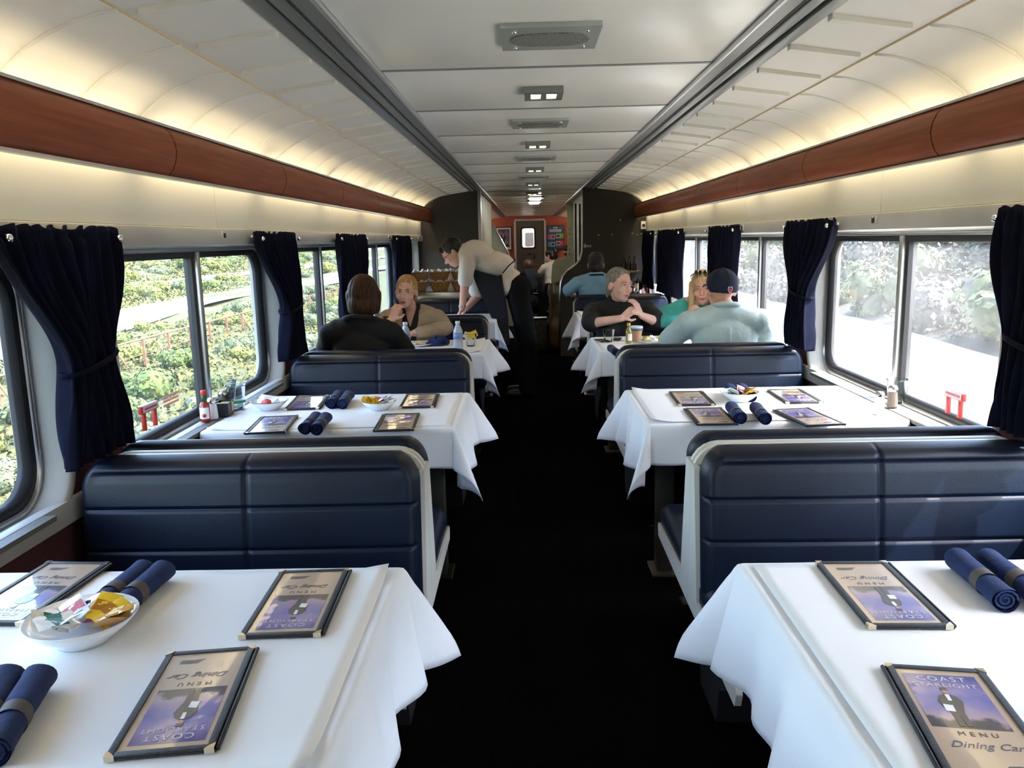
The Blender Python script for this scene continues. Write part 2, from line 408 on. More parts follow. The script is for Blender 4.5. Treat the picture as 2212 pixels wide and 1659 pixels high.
for a, b, c, d in ((-0.078, 0.078, -0.095, -0.05), (-0.078, 0.078, 0.05, 0.095), (-0.078, -0.052, -0.05, 0.05), (0.052, 0.078, -0.05, 0.05), (-0.012, 0.012, -0.05, 0.05)):
    p.box(a, b, c, d, 2.014, 2.040)
p.build('housing', M_lampf, lp)
for a in (-1, 1):
    p = MB(); p.box(a * 0.032 - 0.02, a * 0.032 + 0.02, -0.05, 0.05, 2.026, 2.034); p.build('lens', M_bulb, lp)
spots = [2.56 + 0.92 * k for k in (0, 1, 2, 3, 4, 5, 6, 7, 9)]
sl = ['grey ceiling speaker with oval grille, above the aisle before the hot sauce table',
      'grey ceiling speaker between the lamp above the hot sauce table and the next lamp',
      'grey ceiling speaker above the aisle between the seated diners',
      'grey ceiling speaker above the bending waiter, near the dark bulkhead']
ll = ['twin-lens ceiling lamp lit warm, above the aisle beside the hot sauce table',
      'twin-lens ceiling lamp lit warm, above the aisle where the diners sit down',
      'twin-lens ceiling lamp lit warm, above the bending waiter',
      'twin-lens ceiling lamp lit warm, last one before the dark bulkhead', 'twin-lens ceiling lamp lit warm, just inside the service passage']
for k, y in enumerate(spots):
    if k == 8: k = 9
    src = sp if k % 2 == 0 else lp
    o = src if k < 2 else copy_tree(src)
    o.location = (0.0, y, 0); o['label'] = (sl if k % 2 == 0 else ll)[k // 2]; o['group'] = 'ceiling speakers' if k % 2 == 0 else 'ceiling lamps'

# ------------------------------------------------------------------ service bulkhead, far section
def px_poly(pts, y): return [(lambda q: (q.x, q.z))(at_y(a, b, y)) for a, b in pts]
bk = MB(); bk.box(-1.40, -0.655, YB, YB + 0.06, 0, 2.045); struct('wall_bulkhead_left', bk, M_bulk)
p = MB(); p.box(-0.665, -0.625, YB - 0.02, YB + 0.08, 0, 2.036); p.build('edge_post', M_steel, bpy.data.objects['wall_bulkhead_left'], bevel=0.006)
edge = [(1259, 424), (1259, 470), (1258.5, 520), (1258, 545), (1254, 560), (1246, 571), (1236, 579), (1225, 586), (1217, 596), (1212, 612), (1210, 640)]
ep = px_poly(edge, YB)
poly = ep + [(ep[-1][0], 0.0), (1.40, 0.0), (1.40, 2.045), (ep[0][0], 2.045)]
mb = MB(); mb.prism(poly, YB, YB + 0.06, 'y'); wr = struct('wall_bulkhead_right', mb, M_bulk)
tp = [(ep[0][0], 2.036)] + ep + [(ep[-1][0], 0.02)]
mb = MB(); mb.tube([(a, YB + 0.02, b) for a, b in tp], 0.018, 8); mb.build('edge_trim', M_steel, wr)
for (a, b) in ((1293, 508), (1322, 507), (1366, 504), (1377, 507), (1340, 475)):
    q = at_y(a, b, YB); p = MB(); p.lathe([(0, -0.004), (0.008, -0.003), (0.009, 0.002)], 8); o = p.build('rivet', M_steel, wr, (q.x, YB - 0.001, q.z), (PI / 2, 0, 0))
q = at_y(1266, 531, YB); p = MB(); p.box(-0.03, 0.0, -0.004, 0.0, -0.02, 0.02); p.build('sticker', mat('red_white_sticker', S(190, 110, 105), 0.6, col2=S(220, 214, 210), nscale=60), wr, (q.x, YB, q.z))
p = MB(); p.box(0.006, 0.06, -0.004, 0.0, -0.016, 0.01); p.build('sticker', mat('grey_white_sticker', S(205, 204, 200), 0.6, col2=S(90, 92, 96), nscale=40), wr, (q.x, YB, q.z))
q = at_y(1389, 487, YB); p = MB(); p.box(-0.03, 0.03, -0.05, 0, -0.045, 0.05); sb = p.build('switch_box', M_cream, wr, (q.x, YB, q.z), bevel=0.006)
p = MB(); p.lathe([(0, 0), (0.018, 0.0), (0.018, 0.006), (0, 0.008)], 12); p.build('knob', M_gasket, sb, (0, -0.05, 0), (PI / 2, 0, 0))
# slanted panel beside the service counter
pl = px_poly([(1030, 424), (1056, 452), (1062, 480), (1098, 545), (1112, 590)], 13.7)
pl = [q for q in pl if q[0] > -0.66]
poly = [(-0.664, min(2.03, pl[0][1] + .1))] + pl + [(pl[-1][0], 0.0), (-0.664, 0.0)]
mb = MB(); mb.prism(poly, 13.7, 13.75, 'y'); o = struct('wall_slanted_partition', mb, M_olive)
mb = MB(); mb.tube([(a, 13.7, b) for a, b in pl], 0.014, 6); mb.build('edge_trim', M_steel, o)
mb = MB(); mb.box(-0.74, -0.665, YB + 0.06, 13.9, 0, 2.04); mb.build('side_panel', M_olive, o)
# olive panel on the other side of the passage
pl = px_poly([(1223, 440), (1226, 470), (1226, 548), (1222, 556), (1212, 560), (1198, 561), (1193, 572), (1191, 600)], 13.7)
poly = pl + [(pl[-1][0], 0.0), (0.698, 0.0), (0.698, pl[0][1])]
mb = MB(); mb.prism(poly, 13.7, 13.75, 'y'); o = struct('wall_service_partition', mb, mat('olive_panel', S(84, 80, 56), 0.7, col2=S(74, 70, 50), nscale=6))
for k in range(6):
    q = at_y(1230, 494 + 11 * k, 13.7); p = MB(); p.lathe([(0, -0.006), (0.012, -0.005), (0.013, 0.002)], 8); p.build('bolt', M_gasket, o, (q.x, 13.699, q.z), (PI / 2, 0, 0))
for px in (1243, 1252):
    q0 = at_y(px, 440, 10.6); q1 = at_y(px, 570, 10.6)
    p = MB(); p.box(q0.x - 0.012, q0.x + 0.012, 10.57, 10.63, q1.z, min(2.02, q0.z)); p.build('channel', M_gasket, o)
mb = MB(); mb.box(0.70, 0.80, YB + 0.06, 14.0, 0, 2.04); mb.build('side_panel', mat('dull_olive_side', S(92, 90, 74), 0.8), o)
mb = MB(); mb.box(-1.40, -0.72, 13.9, 14.0, 0, 2.0); mb.box(0.8, 1.40, 13.9, 14.0, 0, 2.0); struct('wall_service_back', mb, M_olive)
# end wall with a door
M_red = mat('terracotta_end_wall', S(172, 84, 58), 0.6, col2=S(160, 76, 52), nscale=4)
M_door = mat('grey_end_door', S(96, 92, 84), 0.5)
a = at_y(1112, 480, YE).x; b = at_y(1177, 480, YE).x; zd = at_y(1140, 477, YE).z
mb = MB(); mb.box(-1.4, a, YE, YE + 0.08, 0, 2.05); mb.box(b, 1.4, YE, YE + 0.08, 0, 2.05); mb.box(a, b, YE, YE + 0.08, zd, 2.05)
ew = struct('wall_end', mb, M_red)
dr = MB(); 
c0 = at_y(1127, 493, YE); c1 = at_y(1155, 535, YE)
dr.box(a, c0.x, YE + 0.02, YE + 0.06, 0, zd); dr.box(c1.x, b, YE + 0.02, YE + 0.06, 0, zd); dr.box(c0.x, c1.x, YE + 0.02, YE + 0.06, 0, c1.z); dr.box(c0.x, c1.x, YE + 0.02, YE + 0.06, c0.z, zd)
door = struct('door_1', dr, M_door)
for x in (a, b):
    p = MB(); p.box(x - 0.025, x + 0.025, YE - 0.02, YE + 0.08, 0, zd); p.build('door_frame', M_alu, door)
p = MB(); p.box(a, b, YE - 0.02, YE + 0.02, zd, zd + 0.05); p.build('door_frame', M_alu, door)
mb = MB(); cx = (c0.x + c1.x) / 2; cz = (c0.z + c1.z) / 2; pts = rrect(c1.x - c0.x + 0.07, c0.z - c1.z + 0.07, 0.07, 5, cx, cz); pin = rrect(c1.x - c0.x - 0.02, c0.z - c1.z - 0.02, 0.05, 5, cx, cz)
n = len(pts); mb.add([(u, YE - 0.01, v) for u, v in pts] + [(u, YE - 0.012, v) for u, v in pin] + [(u, YE + 0.05, v) for u, v in pin], [(i, (i + 1) % n, n + (i + 1) % n, n + i) for i in range(n)] + [(n + i, n + (i + 1) % n, 2 * n + (i + 1) % n, 2 * n + i) for i in range(n)])
mb.build('window_gasket', M_gasket, door)
p = MB(); p.add([(c0.x, YE + 0.04, c1.z), (c1.x, YE + 0.04, c1.z), (c1.x, YE + 0.04, c0.z), (c0.x, YE + 0.04, c0.z)], [(0, 1, 2, 3)]); p.build('door_pane', M_pane_l, door)
q = at_y(1154, 553, YE); p = MB(); p.box(q.x - 0.02, q.x + 0.02, YE - 0.05, YE + 0.02, q.z - 0.08, q.z + 0.06); p.build('door_handle', M_gasket, door, bevel=0.01)
q = at_y(1144, 549, YE); p = MB(); p.box(q.x - 0.06, q.x + 0.06, YE + 0.012, YE + 0.02, q.z - 0.02, q.z + 0.02); p.build('door_plate', M_bulk, door)
# vestibule seen through the door window
mb = MB(); mb.box(-1.0, 1.0, YE + 1.4, YE + 1.45, 0, 2.05); ve = struct('wall_vestibule', mb, mat('vestibule_wall', S(190, 180, 160), 0.6))
q0 = at_y(1135, 503, YE + 1.38); q1 = at_y(1153, 530, YE + 1.38)
p = MB(); p.box(q0.x, q1.x, YE + 1.37, YE + 1.4, q1.z, q0.z); p.build('dark_panel', M_bulk, ve)
p = MB(); p.box(-0.3, 0.3, YE + 0.5, YE + 0.9, 2.02, 2.05); p.build('vestibule_lamp', mat('vestibule_lamp', (1, 1, 1), emit=(1, 0.92, 0.8), estr=1.6), ve)
# bright square lamps over the passage
M_white_l = mat('white_lamp_lens', (1, 1, 1), 0.4, emit=(1.0, 1.0, 0.9), estr=16.0)
pl_ = thing('passage_lamp', 'bright white ceiling lamp of two square lenses over the service passage', 'lamp', (0.06, 12.6, 0))
p = MB(); p.box(-0.12, 0.12, -0.75, 1.45, 2.024, 2.04); p.build('housing', M_bulk, pl_)
for y in (-0.45, 0.85):
    p = MB(); p.box(-0.085, 0.075, y - 0.28, y + 0.28, 2.012, 2.026); p.build('lens', M_white_l, pl_, bevel=0.004)

# ------------------------------------------------------------------ outside
def terrain(s, prof, name, m, y0=-40, y1=300):
    mb = MB(); ny = 110; xs = []
    for (xa, za), (xb, zb) in zip(prof[:-1], prof[1:]):
        n = max(2, int((xb - xa) / 1.2))
        xs += [(xa + (xb - xa) * i / n, za + (zb - za) * i / n) for i in range(n)]
    xs.append(prof[-1]); nx = len(xs) - 1
    def fn(u, v):
        xa, za = xs[round(u * nx)]; y = y0 + (y1 - y0) * v
        h = 0.02 * max(0, xa - 3); return (s * xa, y, za + h * mnoise.noise(Vector((xa * 0.15, y * 0.12, s * 3))))
    mb.grid(nx, ny, fn); return struct(name, mb, m)
PROF_L = [(2.2, -2.65), (10, -2.75), (14, -2.6), (21, -2.25), (35, -2.15), (60, -1.1), (100, 5.0), (150, 18.0)]
PROF_R = [(2.2, -2.65), (6, -2.55), (10, -1.25)]
PROF_R2 = [(9.9, -1.3), (12, -0.5), (18, 2.2), (30, 7.0), (70, 22.0)]
M_gl = mat('sandy_scrub_ground', S(74, 72, 32), 0.95, col2=S(44, 54, 18), nscale=2.2, ramp=(0.38, 0.62), bump=0.6, bscale=5)
M_gr3 = mat('grey_brown_slope', S(70, 68, 56), 0.95, col2=S(48, 50, 38), nscale=0.8, bump=0.4, bscale=6)
M_gr2 = mat('pale_gravel', S(176, 168, 148), 0.95, col2=S(150, 142, 120), nscale=0.3, ramp=(0.4, 0.6), bump=0.4, bscale=6)
terrain(-1, PROF_L, 'ground_left', M_gl); terrain(1, PROF_R, 'ground_right', M_gr2); terrain(1, PROF_R2, 'ground_slope', M_gr3)
def zprof(prof, x):
    for (xa, za), (xb, zb) in zip(prof[:-1], prof[1:]):
        if xa <= x <= xb: return za + (zb - za) * (x - xa) / (xb - xa)
    return prof[-1][1]
M_path = mat('pale_sand_path', S(190, 176, 144), 0.95, col2=S(170, 156, 124), nscale=0.8)
for n_, (xa, xb) in enumerate(((19.5, 23.5), (33.0, 37.0))):
    mb = MB()
    def fn(u, v, xa=xa, xb=xb):
        y = -20 + 260 * v; x = xa + (xb - xa) * u + 1.2 * math.sin(y * 0.13 + xa)
        return (-x, y, zprof(PROF_L, x) + 0.12 + 0.25 * mnoise.noise(Vector((x * .2, y * .1, 4))) * 0.2)
    mb.grid(5, 90, fn); struct('ground_path_%d' % (n_ + 1), mb, M_path)
def shrub_mesh(name, m, seed, n=260, flat=0.7, leaf=0.11):
    rnd = random.Random(seed); mb = MB(); lobes = [(Vector((rnd.uniform(-.5, .5), rnd.uniform(-.5, .5), rnd.uniform(.15, .65))), rnd.uniform(.32, .55)) for _ in range(6)]
    for k in range(n):
        c, r = lobes[k % 6]
        d = Vector((rnd.gauss(0, 1), rnd.gauss(0, 1), rnd.gauss(0.25, 1))).normalized(); p = c + d * r * rnd.uniform(0.8, 1.1); p.z = max(0.02, p.z * flat)
        t = d.cross(Vector((rnd.uniform(-1, 1), rnd.uniform(-1, 1), rnd.uniform(-1, 1)))).normalized(); b = d.cross(t).normalized(); t = (t + d * rnd.uniform(-.6, .6)).normalized()
        l = leaf * rnd.uniform(0.7, 1.6)
        mb.add([p - t * l, p + b * l * .7, p + t * l, p - b * l * .7], [(0, 1, 2, 3)])
    for c, r in lobes:
        mb.lathe([(0.02, -r * .75), (r * .6, -r * .45), (r * .8, 0), (r * .55, r * .5), (0.0, r * .75)], 7, (c.x, c.y, max(0.1, c.z * flat)))
    return mb.mesh(name, [m], recalc=False)
greens = [mat('bright_green_foliage', S(78, 94, 36), 0.8, col2=S(52, 68, 26), nscale=3), mat('yellow_green_foliage', S(100, 106, 44), 0.8, col2=S(70, 78, 32), nscale=3),
          mat('grey_green_foliage', S(84, 94, 62), 0.8, col2=S(62, 72, 48), nscale=3)]
greys = [mat('dry_grey_brush', S(104, 102, 92), 0.85, col2=S(78, 78, 70), nscale=3), mat('olive_brush', S(86, 94, 60), 0.85, col2=S(62, 70, 44), nscale=3)]
SH_L = [(shrub_mesh('shrub', greens[i % 3], 11 + i, 1600, 0.7, 0.05), i % 3) for i in range(6)]
SH_R = [(shrub_mesh('shrub', greys[i % 2], 31 + i, 1100, 0.9, 0.06), i % 2) for i in range(4)]
lab_l = ['bright green bushy shrub on the sandy hillside beyond the window', 'yellow green low shrub on the sandy hillside beyond the window', 'grey green scrub bush on the sandy hillside beyond the window']
lab_r = ['dry grey brush thicket on the slope beyond the hazy windows', 'olive green bush on the slope beyond the hazy windows']
rnd = random.Random(5); placed = []
def free(x, y, r):
    for a, b, c in placed:
        if (a - x) ** 2 + (b - y) ** 2 < (r + c) ** 2: return False
    placed.append((x, y, r)); return True
n = 0; k = 0
while n < 155 and k < 14000:
    k += 1
    x = 5.0 + 60 * (rnd.random() ** 1.7); y = x * rnd.uniform(1.3, 4.3) + rnd.uniform(-2, 2)
    if 18.0 < x < 25.0 or 31.5 < x < 38.5 or 12.6 < x < 14.6: continue
    sc = rnd.uniform(0.6, 1.15) * (0.75 + x * 0.035)
    if not free(-x, y, sc * 0.97): continue
    me, i = SH_L[k % 6]; n += 1
    o = obj('shrub', me, None, None, (-x, y, zprof(PROF_L, x) - 0.08), (0, 0, rnd.uniform(0, 6.3))); o.scale = (sc, sc, sc * rnd.uniform(.75, 1.1))
    tag(o, lab_l[i], 'shrub', ['bright green', 'yellow green', 'grey green'][i] + ' shrubs on the sandy hillside')
n = 0; k = 0
while n < 140 and k < 14000:
    k += 1
    x = 10.4 + 16 * (rnd.random() ** 1.1); y = x * rnd.uniform(1.0, 4.2) + rnd.uniform(-2, 2)
    sc = rnd.uniform(0.9, 1.9)
    if not free(x, y, sc * 0.97): continue
    me, i = SH_R[k % 4]; n += 1
    o = obj('shrub', me, None, None, (x, y, zprof(PROF_R2, x) - 0.15), (0, 0, rnd.uniform(0, 6.3))); o.scale = (sc, sc, sc * rnd.uniform(.9, 1.3))
    tag(o, lab_r[i], 'shrub', ['dry grey', 'olive'][i] + ' brush on the slope')
# low scrub that nobody could count, one cover for each side of the line
def scrub(sgn, prof, x0, x1, pw, nclump, per, hgt, skip, m, name, lbl, seed):
    rn = random.Random(seed); vs = []; fs = []
    for _ in range(nclump):
        x = x0 + (x1 - x0) * rn.random() ** pw; y = x * rn.uniform(1.1, 4.5) + rn.uniform(-2, 2)
        if skip(x) or mnoise.noise(Vector((x * .22, y * .16, seed))) < -.18: continue
        z = zprof(prof, x); sc = .45 + x * .022; R_ = rn.uniform(.3, .7) * sc; H = hgt * rn.uniform(.5, 1.3) * sc
        for _k in range(per):
            a = rn.uniform(0, 6.28); r = R_ * math.sqrt(rn.random()); px_, py_ = x + r * math.cos(a), y + r * math.sin(a)
            pz = z - .05 + H * rn.random() * (1 - .6 * r / R_); l = rn.uniform(.05, .11) * sc * 1.5
            ax = Vector((rn.gauss(0, 1), rn.gauss(0, 1), rn.gauss(.4, .7))).normalized(); t_ = ax.cross(Vector((rn.gauss(0, 1), rn.gauss(0, 1), rn.gauss(0, 1)))).normalized()
            c_ = Vector((sgn * px_, py_, pz)); n0 = len(vs)
            vs += [c_ - ax * l, c_ + t_ * l * .6, c_ + ax * l, c_ - t_ * l * .6]; fs.append((n0, n0 + 1, n0 + 2, n0 + 3))
    me = bpy.data.meshes.new(name); me.from_pydata([tuple(v) for v in vs], [], fs); me.materials.append(m)
    return tag(obj(name, me), lbl, 'scrub', None, 'stuff')
scrub(-1, PROF_L, 4.5, 62, 1.6, 6500, 14, .55, lambda x: 18.6 < x < 24.4 or 32.2 < x < 37.8, mat('mixed_green_scrub', S(100, 98, 46), 0.85, col2=S(62, 70, 34), nscale=.9), 'hillside_scrub', 'low green scrub covering the sandy hillside beyond the windows', 3)
scrub(1, PROF_R2, 10.2, 28, 1.1, 5200, 16, 1.1, lambda x: False, mat('mixed_grey_scrub', S(92, 92, 76), 0.85, col2=S(60, 64, 48), nscale=.9), 'slope_scrub', 'low grey green scrub covering the slope beyond the hazy windows', 8)
# rusty rail fence along the track
M_rust = mat('rusty_fence_metal', S(122, 84, 62), 0.85, 0.0, col2=S(96, 64, 48), nscale=8)
fc = thing('rail_fence', 'rusty post and rail fence running across the green hillside', 'fence', (-13.6, 0, zprof(PROF_L, 13.6) - 0.05))
for k in range(24):
    y = 12.0 + 2.0 * k
    p = MB(); p.box(-0.04, 0.04, y - 0.04, y + 0.04, -0.1, 1.0); p.build('post', M_rust, fc)
    if k % 3 == 1:
        p = MB(); p.tube([(0.0, y, 0.9), (0.35, y + 0.25, 0.0)], 0.03, 6); p.build('brace', M_rust, fc)
p = MB(); p.tube([(0, 12.0, 0.98), (0, 58.0, 0.98)], 0.035, 6); p.build('rail', M_rust, fc)
p = MB(); p.tube([(0, 12.0, 0.45), (0, 58.0, 0.45)], 0.012, 6); p.build('wire', M_rust, fc)

# ------------------------------------------------------------------ benches
M_blkbase = mat('black_bench_base', (0.008, 0.008, 0.009), 0.7)
BW = 0.97                                     # bench width
BXC = 0.40 + BW / 2
def back_mesh():
    H = 0.47; R = 0.085; T = 0.095; nu, nv = 56, 40
    vs_f = []; mb = MB()
    cut = lambda z: R - math.sqrt(max(0, R * R - max(0, z - (H - R)) ** 2)) if z > H - R else 0.0
    us = sorted(set([round(-1 + 2 * i / nu, 5) for i in range(nu + 1)] + [-0.006, 0.0, 0.006, -0.03, 0.03, -0.985, -0.965, -0.945, 0.945, 0.965, 0.985, -0.012, 0.012]))
    vs_ = sorted(set([round(i / nv, 5) for i in range(nv + 1)] + [0.985, 0.965, 0.94, 0.92] + [c / 0.47 for z_ in (0.33, 0.21) for c in (z_ - .012, z_ - .006, z_ - .003, z_, z_ + .003, z_ + .006, z_ + .012)]))
    def edge(u, z):
        hw = BW / 2 - cut(z); ex = hw * (1 - abs(u)); return min(ex, H - z, z + 0.05)
    def fy(u, z):
        e = edge(u, z); b = 0.028
        t = T * (0.42 + 0.58 * math.sqrt(max(0, 1 - (1 - min(e, b) / b) ** 2)))
        x = u * (BW / 2 - cut(z))
        t += 0.008 * max(0, math.cos(x / BW * PI)) * math.sin(PI * min(1, z / H))
        g = lambda d, wd, dp: -dp * math.exp(-(d / wd) ** 2)
        t += g(x, 0.005, 0.006) + g(z - 0.33, 0.005, 0.005) + g(z - 0.21, 0.005, 0.005) + g(e - 0.042, 0.005, 0.008)
        return t
    def rear(u, z):                            # the hidden side rounds over at the rim too
        e = edge(u, z); b = 0.028
        return T * 0.36 * (1 - math.sqrt(max(0, 1 - (1 - min(e, b) / b) ** 2)))
    rows = []
    for z in vs_:
        z *= H
        rows.append([(u * (BW / 2 - cut(z)), -fy(u, z), z, -rear(u, z)) for u in us])
    nU = len(us); V = [p[:3] for r in rows for p in r]; VB = [(p[0], p[3], p[2]) for r in rows for p in r]
    F = [(j * nU + i, j * nU + i + 1, (j + 1) * nU + i + 1, (j + 1) * nU + i) for j in range(len(rows) - 1) for i in range(nU - 1)]
    mb.add(V, F, True)
    Vb = VB
    mb.add(Vb, [tuple(reversed(q)) for q in F], True)
    # close the rim
    rim = [j * nU for j in range(len(rows))] + [(len(rows) - 1) * nU + i for i in range(1, nU)] + [j * nU + nU - 1 for j in range(len(rows) - 2, -1, -1)]
    n0 = len(V)
    mb.f += [(rim[i], rim[i + 1], rim[i + 1] + n0, rim[i] + n0) for i in range(len(rim) - 1)]
    mb.sm += [True] * (len(rim) - 1); mb.mi += [0] * (len(rim) - 1)
    lean = math.radians(7)
    mb.v = [(x, y * math.cos(lean) - (0.47 - z) * math.sin(lean) - 0.050, 0.387 + z * math.cos(lean) + y * math.sin(lean) * 0.3) for x, y, z in mb.v]
    return mb.mesh('backrest', [M_leather], recalc=True)
def cushion_mesh():
    mb = MB()
    def fn(u, v):
        x = (u - .5) * BW; y = -0.10 - 0.47 * v
        ex = min(u, 1 - u) * BW; ey = min((1 - v) * .47, 1)
        e = min(ex, ey); b = 0.04
        d = 0.035 * (1 - math.sqrt(max(0, 1 - (1 - min(e, b) / b) ** 2)))
        return (x, y, 0.465 + 0.012 * math.sin(PI * u) - d - 0.006 * math.exp(-(x / 0.008) ** 2))
    mb.grid(44, 24, fn); top = list(mb.v); n = len(top)
    mb.v += [(p[0], p[1] * 0.98 - 0.002, 0.365) for p in top]
    nu = 44; nv = 24
    rim = [i for i in range(nu + 1)] + [j * (nu + 1) + nu for j in range(1, nv + 1)] + [nv * (nu + 1) + i for i in range(nu - 1, -1, -1)] + [j * (nu + 1) for j in range(nv - 1, -1, -1)]
    mb.f += [(rim[i], rim[i + 1], rim[i + 1] + n, rim[i] + n) for i in range(len(rim) - 1)]; k = len(rim) - 1
    mb.f.append(tuple(r + n for r in rim[:-1])); mb.sm += [True] * k + [False]; mb.mi += [0] * (k + 1)
    return mb.mesh('seat_cushion', [M_leather], recalc=True)
bench0 = thing('bench_seat', 'x', 'bench', (0, 0, 0), 0, 'navy bench seats')
obj('backrest', back_mesh(), None, bench0); obj('seat_cushion', cushion_mesh(), None, bench0)
p = MB(); top = []
zs = 0.836; r = 0.085; hw = BW / 2 + 0.006
out = [(-hw, 0.33)] + [(-hw + r - r * math.cos(a), zs - r + r * math.sin(a)) for a in [PI / 2 * i / 6 for i in range(7)]]
out = out + [(-a, b) for a, b in reversed(out)]
p.prism(out, -0.030, -0.006, 'y'); p.build('back_shell', M_shell, bench0)
prof = [(-0.001, 0.33), (-0.565, 0.335), (-0.578, 0.37), (-0.57, 0.385), (-0.125, 0.392), (-0.060, 0.78), (-0.001, 0.78)]
for sx in (-1, 1):
    a = sx * (BW / 2 - 0.008); p = MB(); p.prism(prof, min(a, a + sx * 0.016), max(a, a + sx * 0.016), 'x'); p.build('side_panel', M_shell, bench0, bevel=0.003)
p = MB(); p.prism([(-0.001, 0.0), (-0.11, 0.0), (-0.14, 0.12), (-0.545, 0.362), (-0.001, 0.36)], -BW / 2 + 0.06, BW / 2 - 0.06, 'x'); p.build('base', M_blkbase, bench0)
first = True
side_l = {-1: 'on the green hillside side', 1: 'on the sunny side'}
bl = {(-1, 0, 0): 'navy bench facing the table with the sugar packet bowl and long menus', (-1, 0, 1): 'navy bench with its back to that bowl table, facing the hot sauce bottle table',
      (-1, 1, 0): 'navy bench facing the table with the hot sauce bottle', (-1, 1, 1): 'navy bench where the brown-haired woman in a black jacket sits',
      (-1, 2, 0): 'navy bench where the woman in the tan cardigan sits', (-1, 2, 1): 'navy bench behind the woman in the tan cardigan, facing the waiter\'s table',
      (-1, 3, 0): 'navy bench in front of the counter of bread baskets', 
      (1, 0, 0): 'navy bench in the sun facing the table with two long menus', (1, 0, 1): 'navy bench backing the sunlit one, facing the table with four napkin rolls',
      (1, 1, 0): 'navy bench facing the sunlit table with four napkin rolls', (1, 1, 1): 'navy bench where the man in the navy cap sits',
      (1, 2, 0): 'navy bench where the grey-haired woman and blonde woman sit', (1, 2, 1): 'navy bench behind the grey-haired woman, facing the newspaper table',
      (1, 3, 0): 'navy bench facing the newspaper table', (1, 3, 1): 'navy bench where the man with a lanyard sits'}
for (s, k, f), lb in bl.items():
    o = bench0 if first else copy_tree(bench0); first = False
    o.location = (s * BXC, BY(k), 0); o.rotation_euler = (0, 0, PI * f); o['label'] = lb; o['group'] = 'navy bench seats'

# ------------------------------------------------------------------ tables
TX0, TX1, TD, TZ = 0.375, 1.345, 0.71, 0.735
tl = {(-1, 0): 'the sugar bowl and three long menus', (-1, 1): 'the hot sauce bottle and four menus', (-1, 2): 'two water bottles by the woman in tan', (-1, 3): 'the waiter leaning on it',
      (1, 0): 'two long menus beside the sunlit bench', (1, 1): 'four short napkin rolls in the sun', (1, 2): 'the food of the man in the cap', (1, 3): 'the newspaper', }
tab0 = thing('dining_table', 'x', 'table')
p = MB(); p.box(TX0 - (TX0 + TX1) / 2, TX1 - (TX0 + TX1) / 2, -TD / 2, TD / 2, TZ - 0.032, TZ); p.build('tabletop', M_bulk, tab0, bevel=0.006)
hwT = (TX1 - TX0) / 2
def leg_parts(par, sgn):
    xl = -sgn * (hwT - 0.115)
    p = MB(); p.box(xl - 0.035, xl + 0.035, -0.045, 0.045, 0.012, TZ - 0.032); p.build('leg', M_leg, par, bevel=0.008)
    p = MB(); p.box(xl - 0.06, xl + 0.06, -0.08, 0.08, 0.0, 0.012); p.build('foot_plate', M_leg, par, bevel=0.003)
    p = MB(); p.box(sgn * hwT - 0.02 if sgn > 0 else -hwT, sgn * hwT if sgn > 0 else -hwT + 0.02, -0.3, 0.3, TZ - 0.08, TZ - 0.032); p.build('wall_bracket', M_leg, par)
def cloth_mesh(s, seed, ov=0.165, ovx=0.25):
    rnd = random.Random(seed); W = TX1 - TX0
    lin = lambda a, b, n: [a + (b - a) * i / n for i in range(n)]
    sx = lin(0, W - 0.01, 40) + [W - 0.01, W - 0.003, W] + [W + ovx * t for t in (0.03, 0.07, 0.15, .25, .35, .45, .55, .65, .75, .85, .93, 1.0)]
    h = TD / 2
    pos = [h - 0.01, h - 0.003, h] + [h + ov * t for t in (0.03, 0.07, 0.15, .25, .35, .45, .55, .65, .75, .85, .93, 1.0)]
    ty = [-q for q in reversed(pos)] + lin(-h + 0.02, h - 0.01, 30)[1:] + pos
    ph = [rnd.uniform(0, 6.28) for _ in range(6)]; fl = [rnd.uniform(0.42, 0.58), rnd.uniform(0.3, 0.45)]; sk = [rnd.uniform(-.12, .12) for _ in range(2)]
    z0 = TZ + 0.004; rad = 0.010
    def P(a, t):
        du = max(0, a - W); dv = max(0, abs(t) - h); sg = 1 if t > 0 else -1
        zt = z0 + 0.0012 * mnoise.noise(Vector((a * 6, t * 6, seed))) 
        if du == 0 and dv == 0: return (a, t, zt)
        def drop(d): 
            if d < rad * 1.57: an = d / rad; return rad * math.sin(an), rad * (1 - math.cos(an))
            return rad, rad + d - rad * 1.57
        if dv == 0:
            o_, dz = drop(du); o_ += du * (0.10 + 0.075 * math.sin(t * 14 + ph[0]) + 0.06 * math.sin(t * 31 + ph[1]))
            return (W + o_, t, zt - dz)
        if du == 0:
            o_, dz = drop(dv); o_ += dv * (0.07 + 0.09 * math.sin(a * 11 + ph[2]) + 0.05 * math.sin(a * 27 + ph[3]))
            return (a, sg * (h + o_), zt - dz)
        r = math.hypot(du, dv); th = math.atan2(dv, du); i = 0 if sg > 0 else 1
        s0 = 0.10 + 0.05 * math.sin(t * 14 + ph[0])
        fs = 0.09 + fl[i] * math.sin(2 * th) ** 1.5
        dirn = th + sk[i] * math.sin(2 * th)
        o_, dz = drop(r)
        out_ = o_ + r * fs; dn = dz * math.sqrt(max(0.1, 1 - fs * fs))
        return (W + out_ * math.cos(dirn), sg * (h + out_ * math.sin(dirn)), zt - dn)
    mb = MB(); n = len(sx)
    for t in ty:
        for a in sx:
            x, y, z = P(a, t); mb.v.append((s * (hwT - x), y, z))
    mb.f = [(j * n + i, j * n + i + 1, (j + 1) * n + i + 1, (j + 1) * n + i) for j in range(len(ty) - 1) for i in range(n - 1)]
    mb.sm = [True] * len(mb.f); mb.mi = [0] * len(mb.f)
    return mb.mesh('tablecloth', [M_cloth], recalc=False)
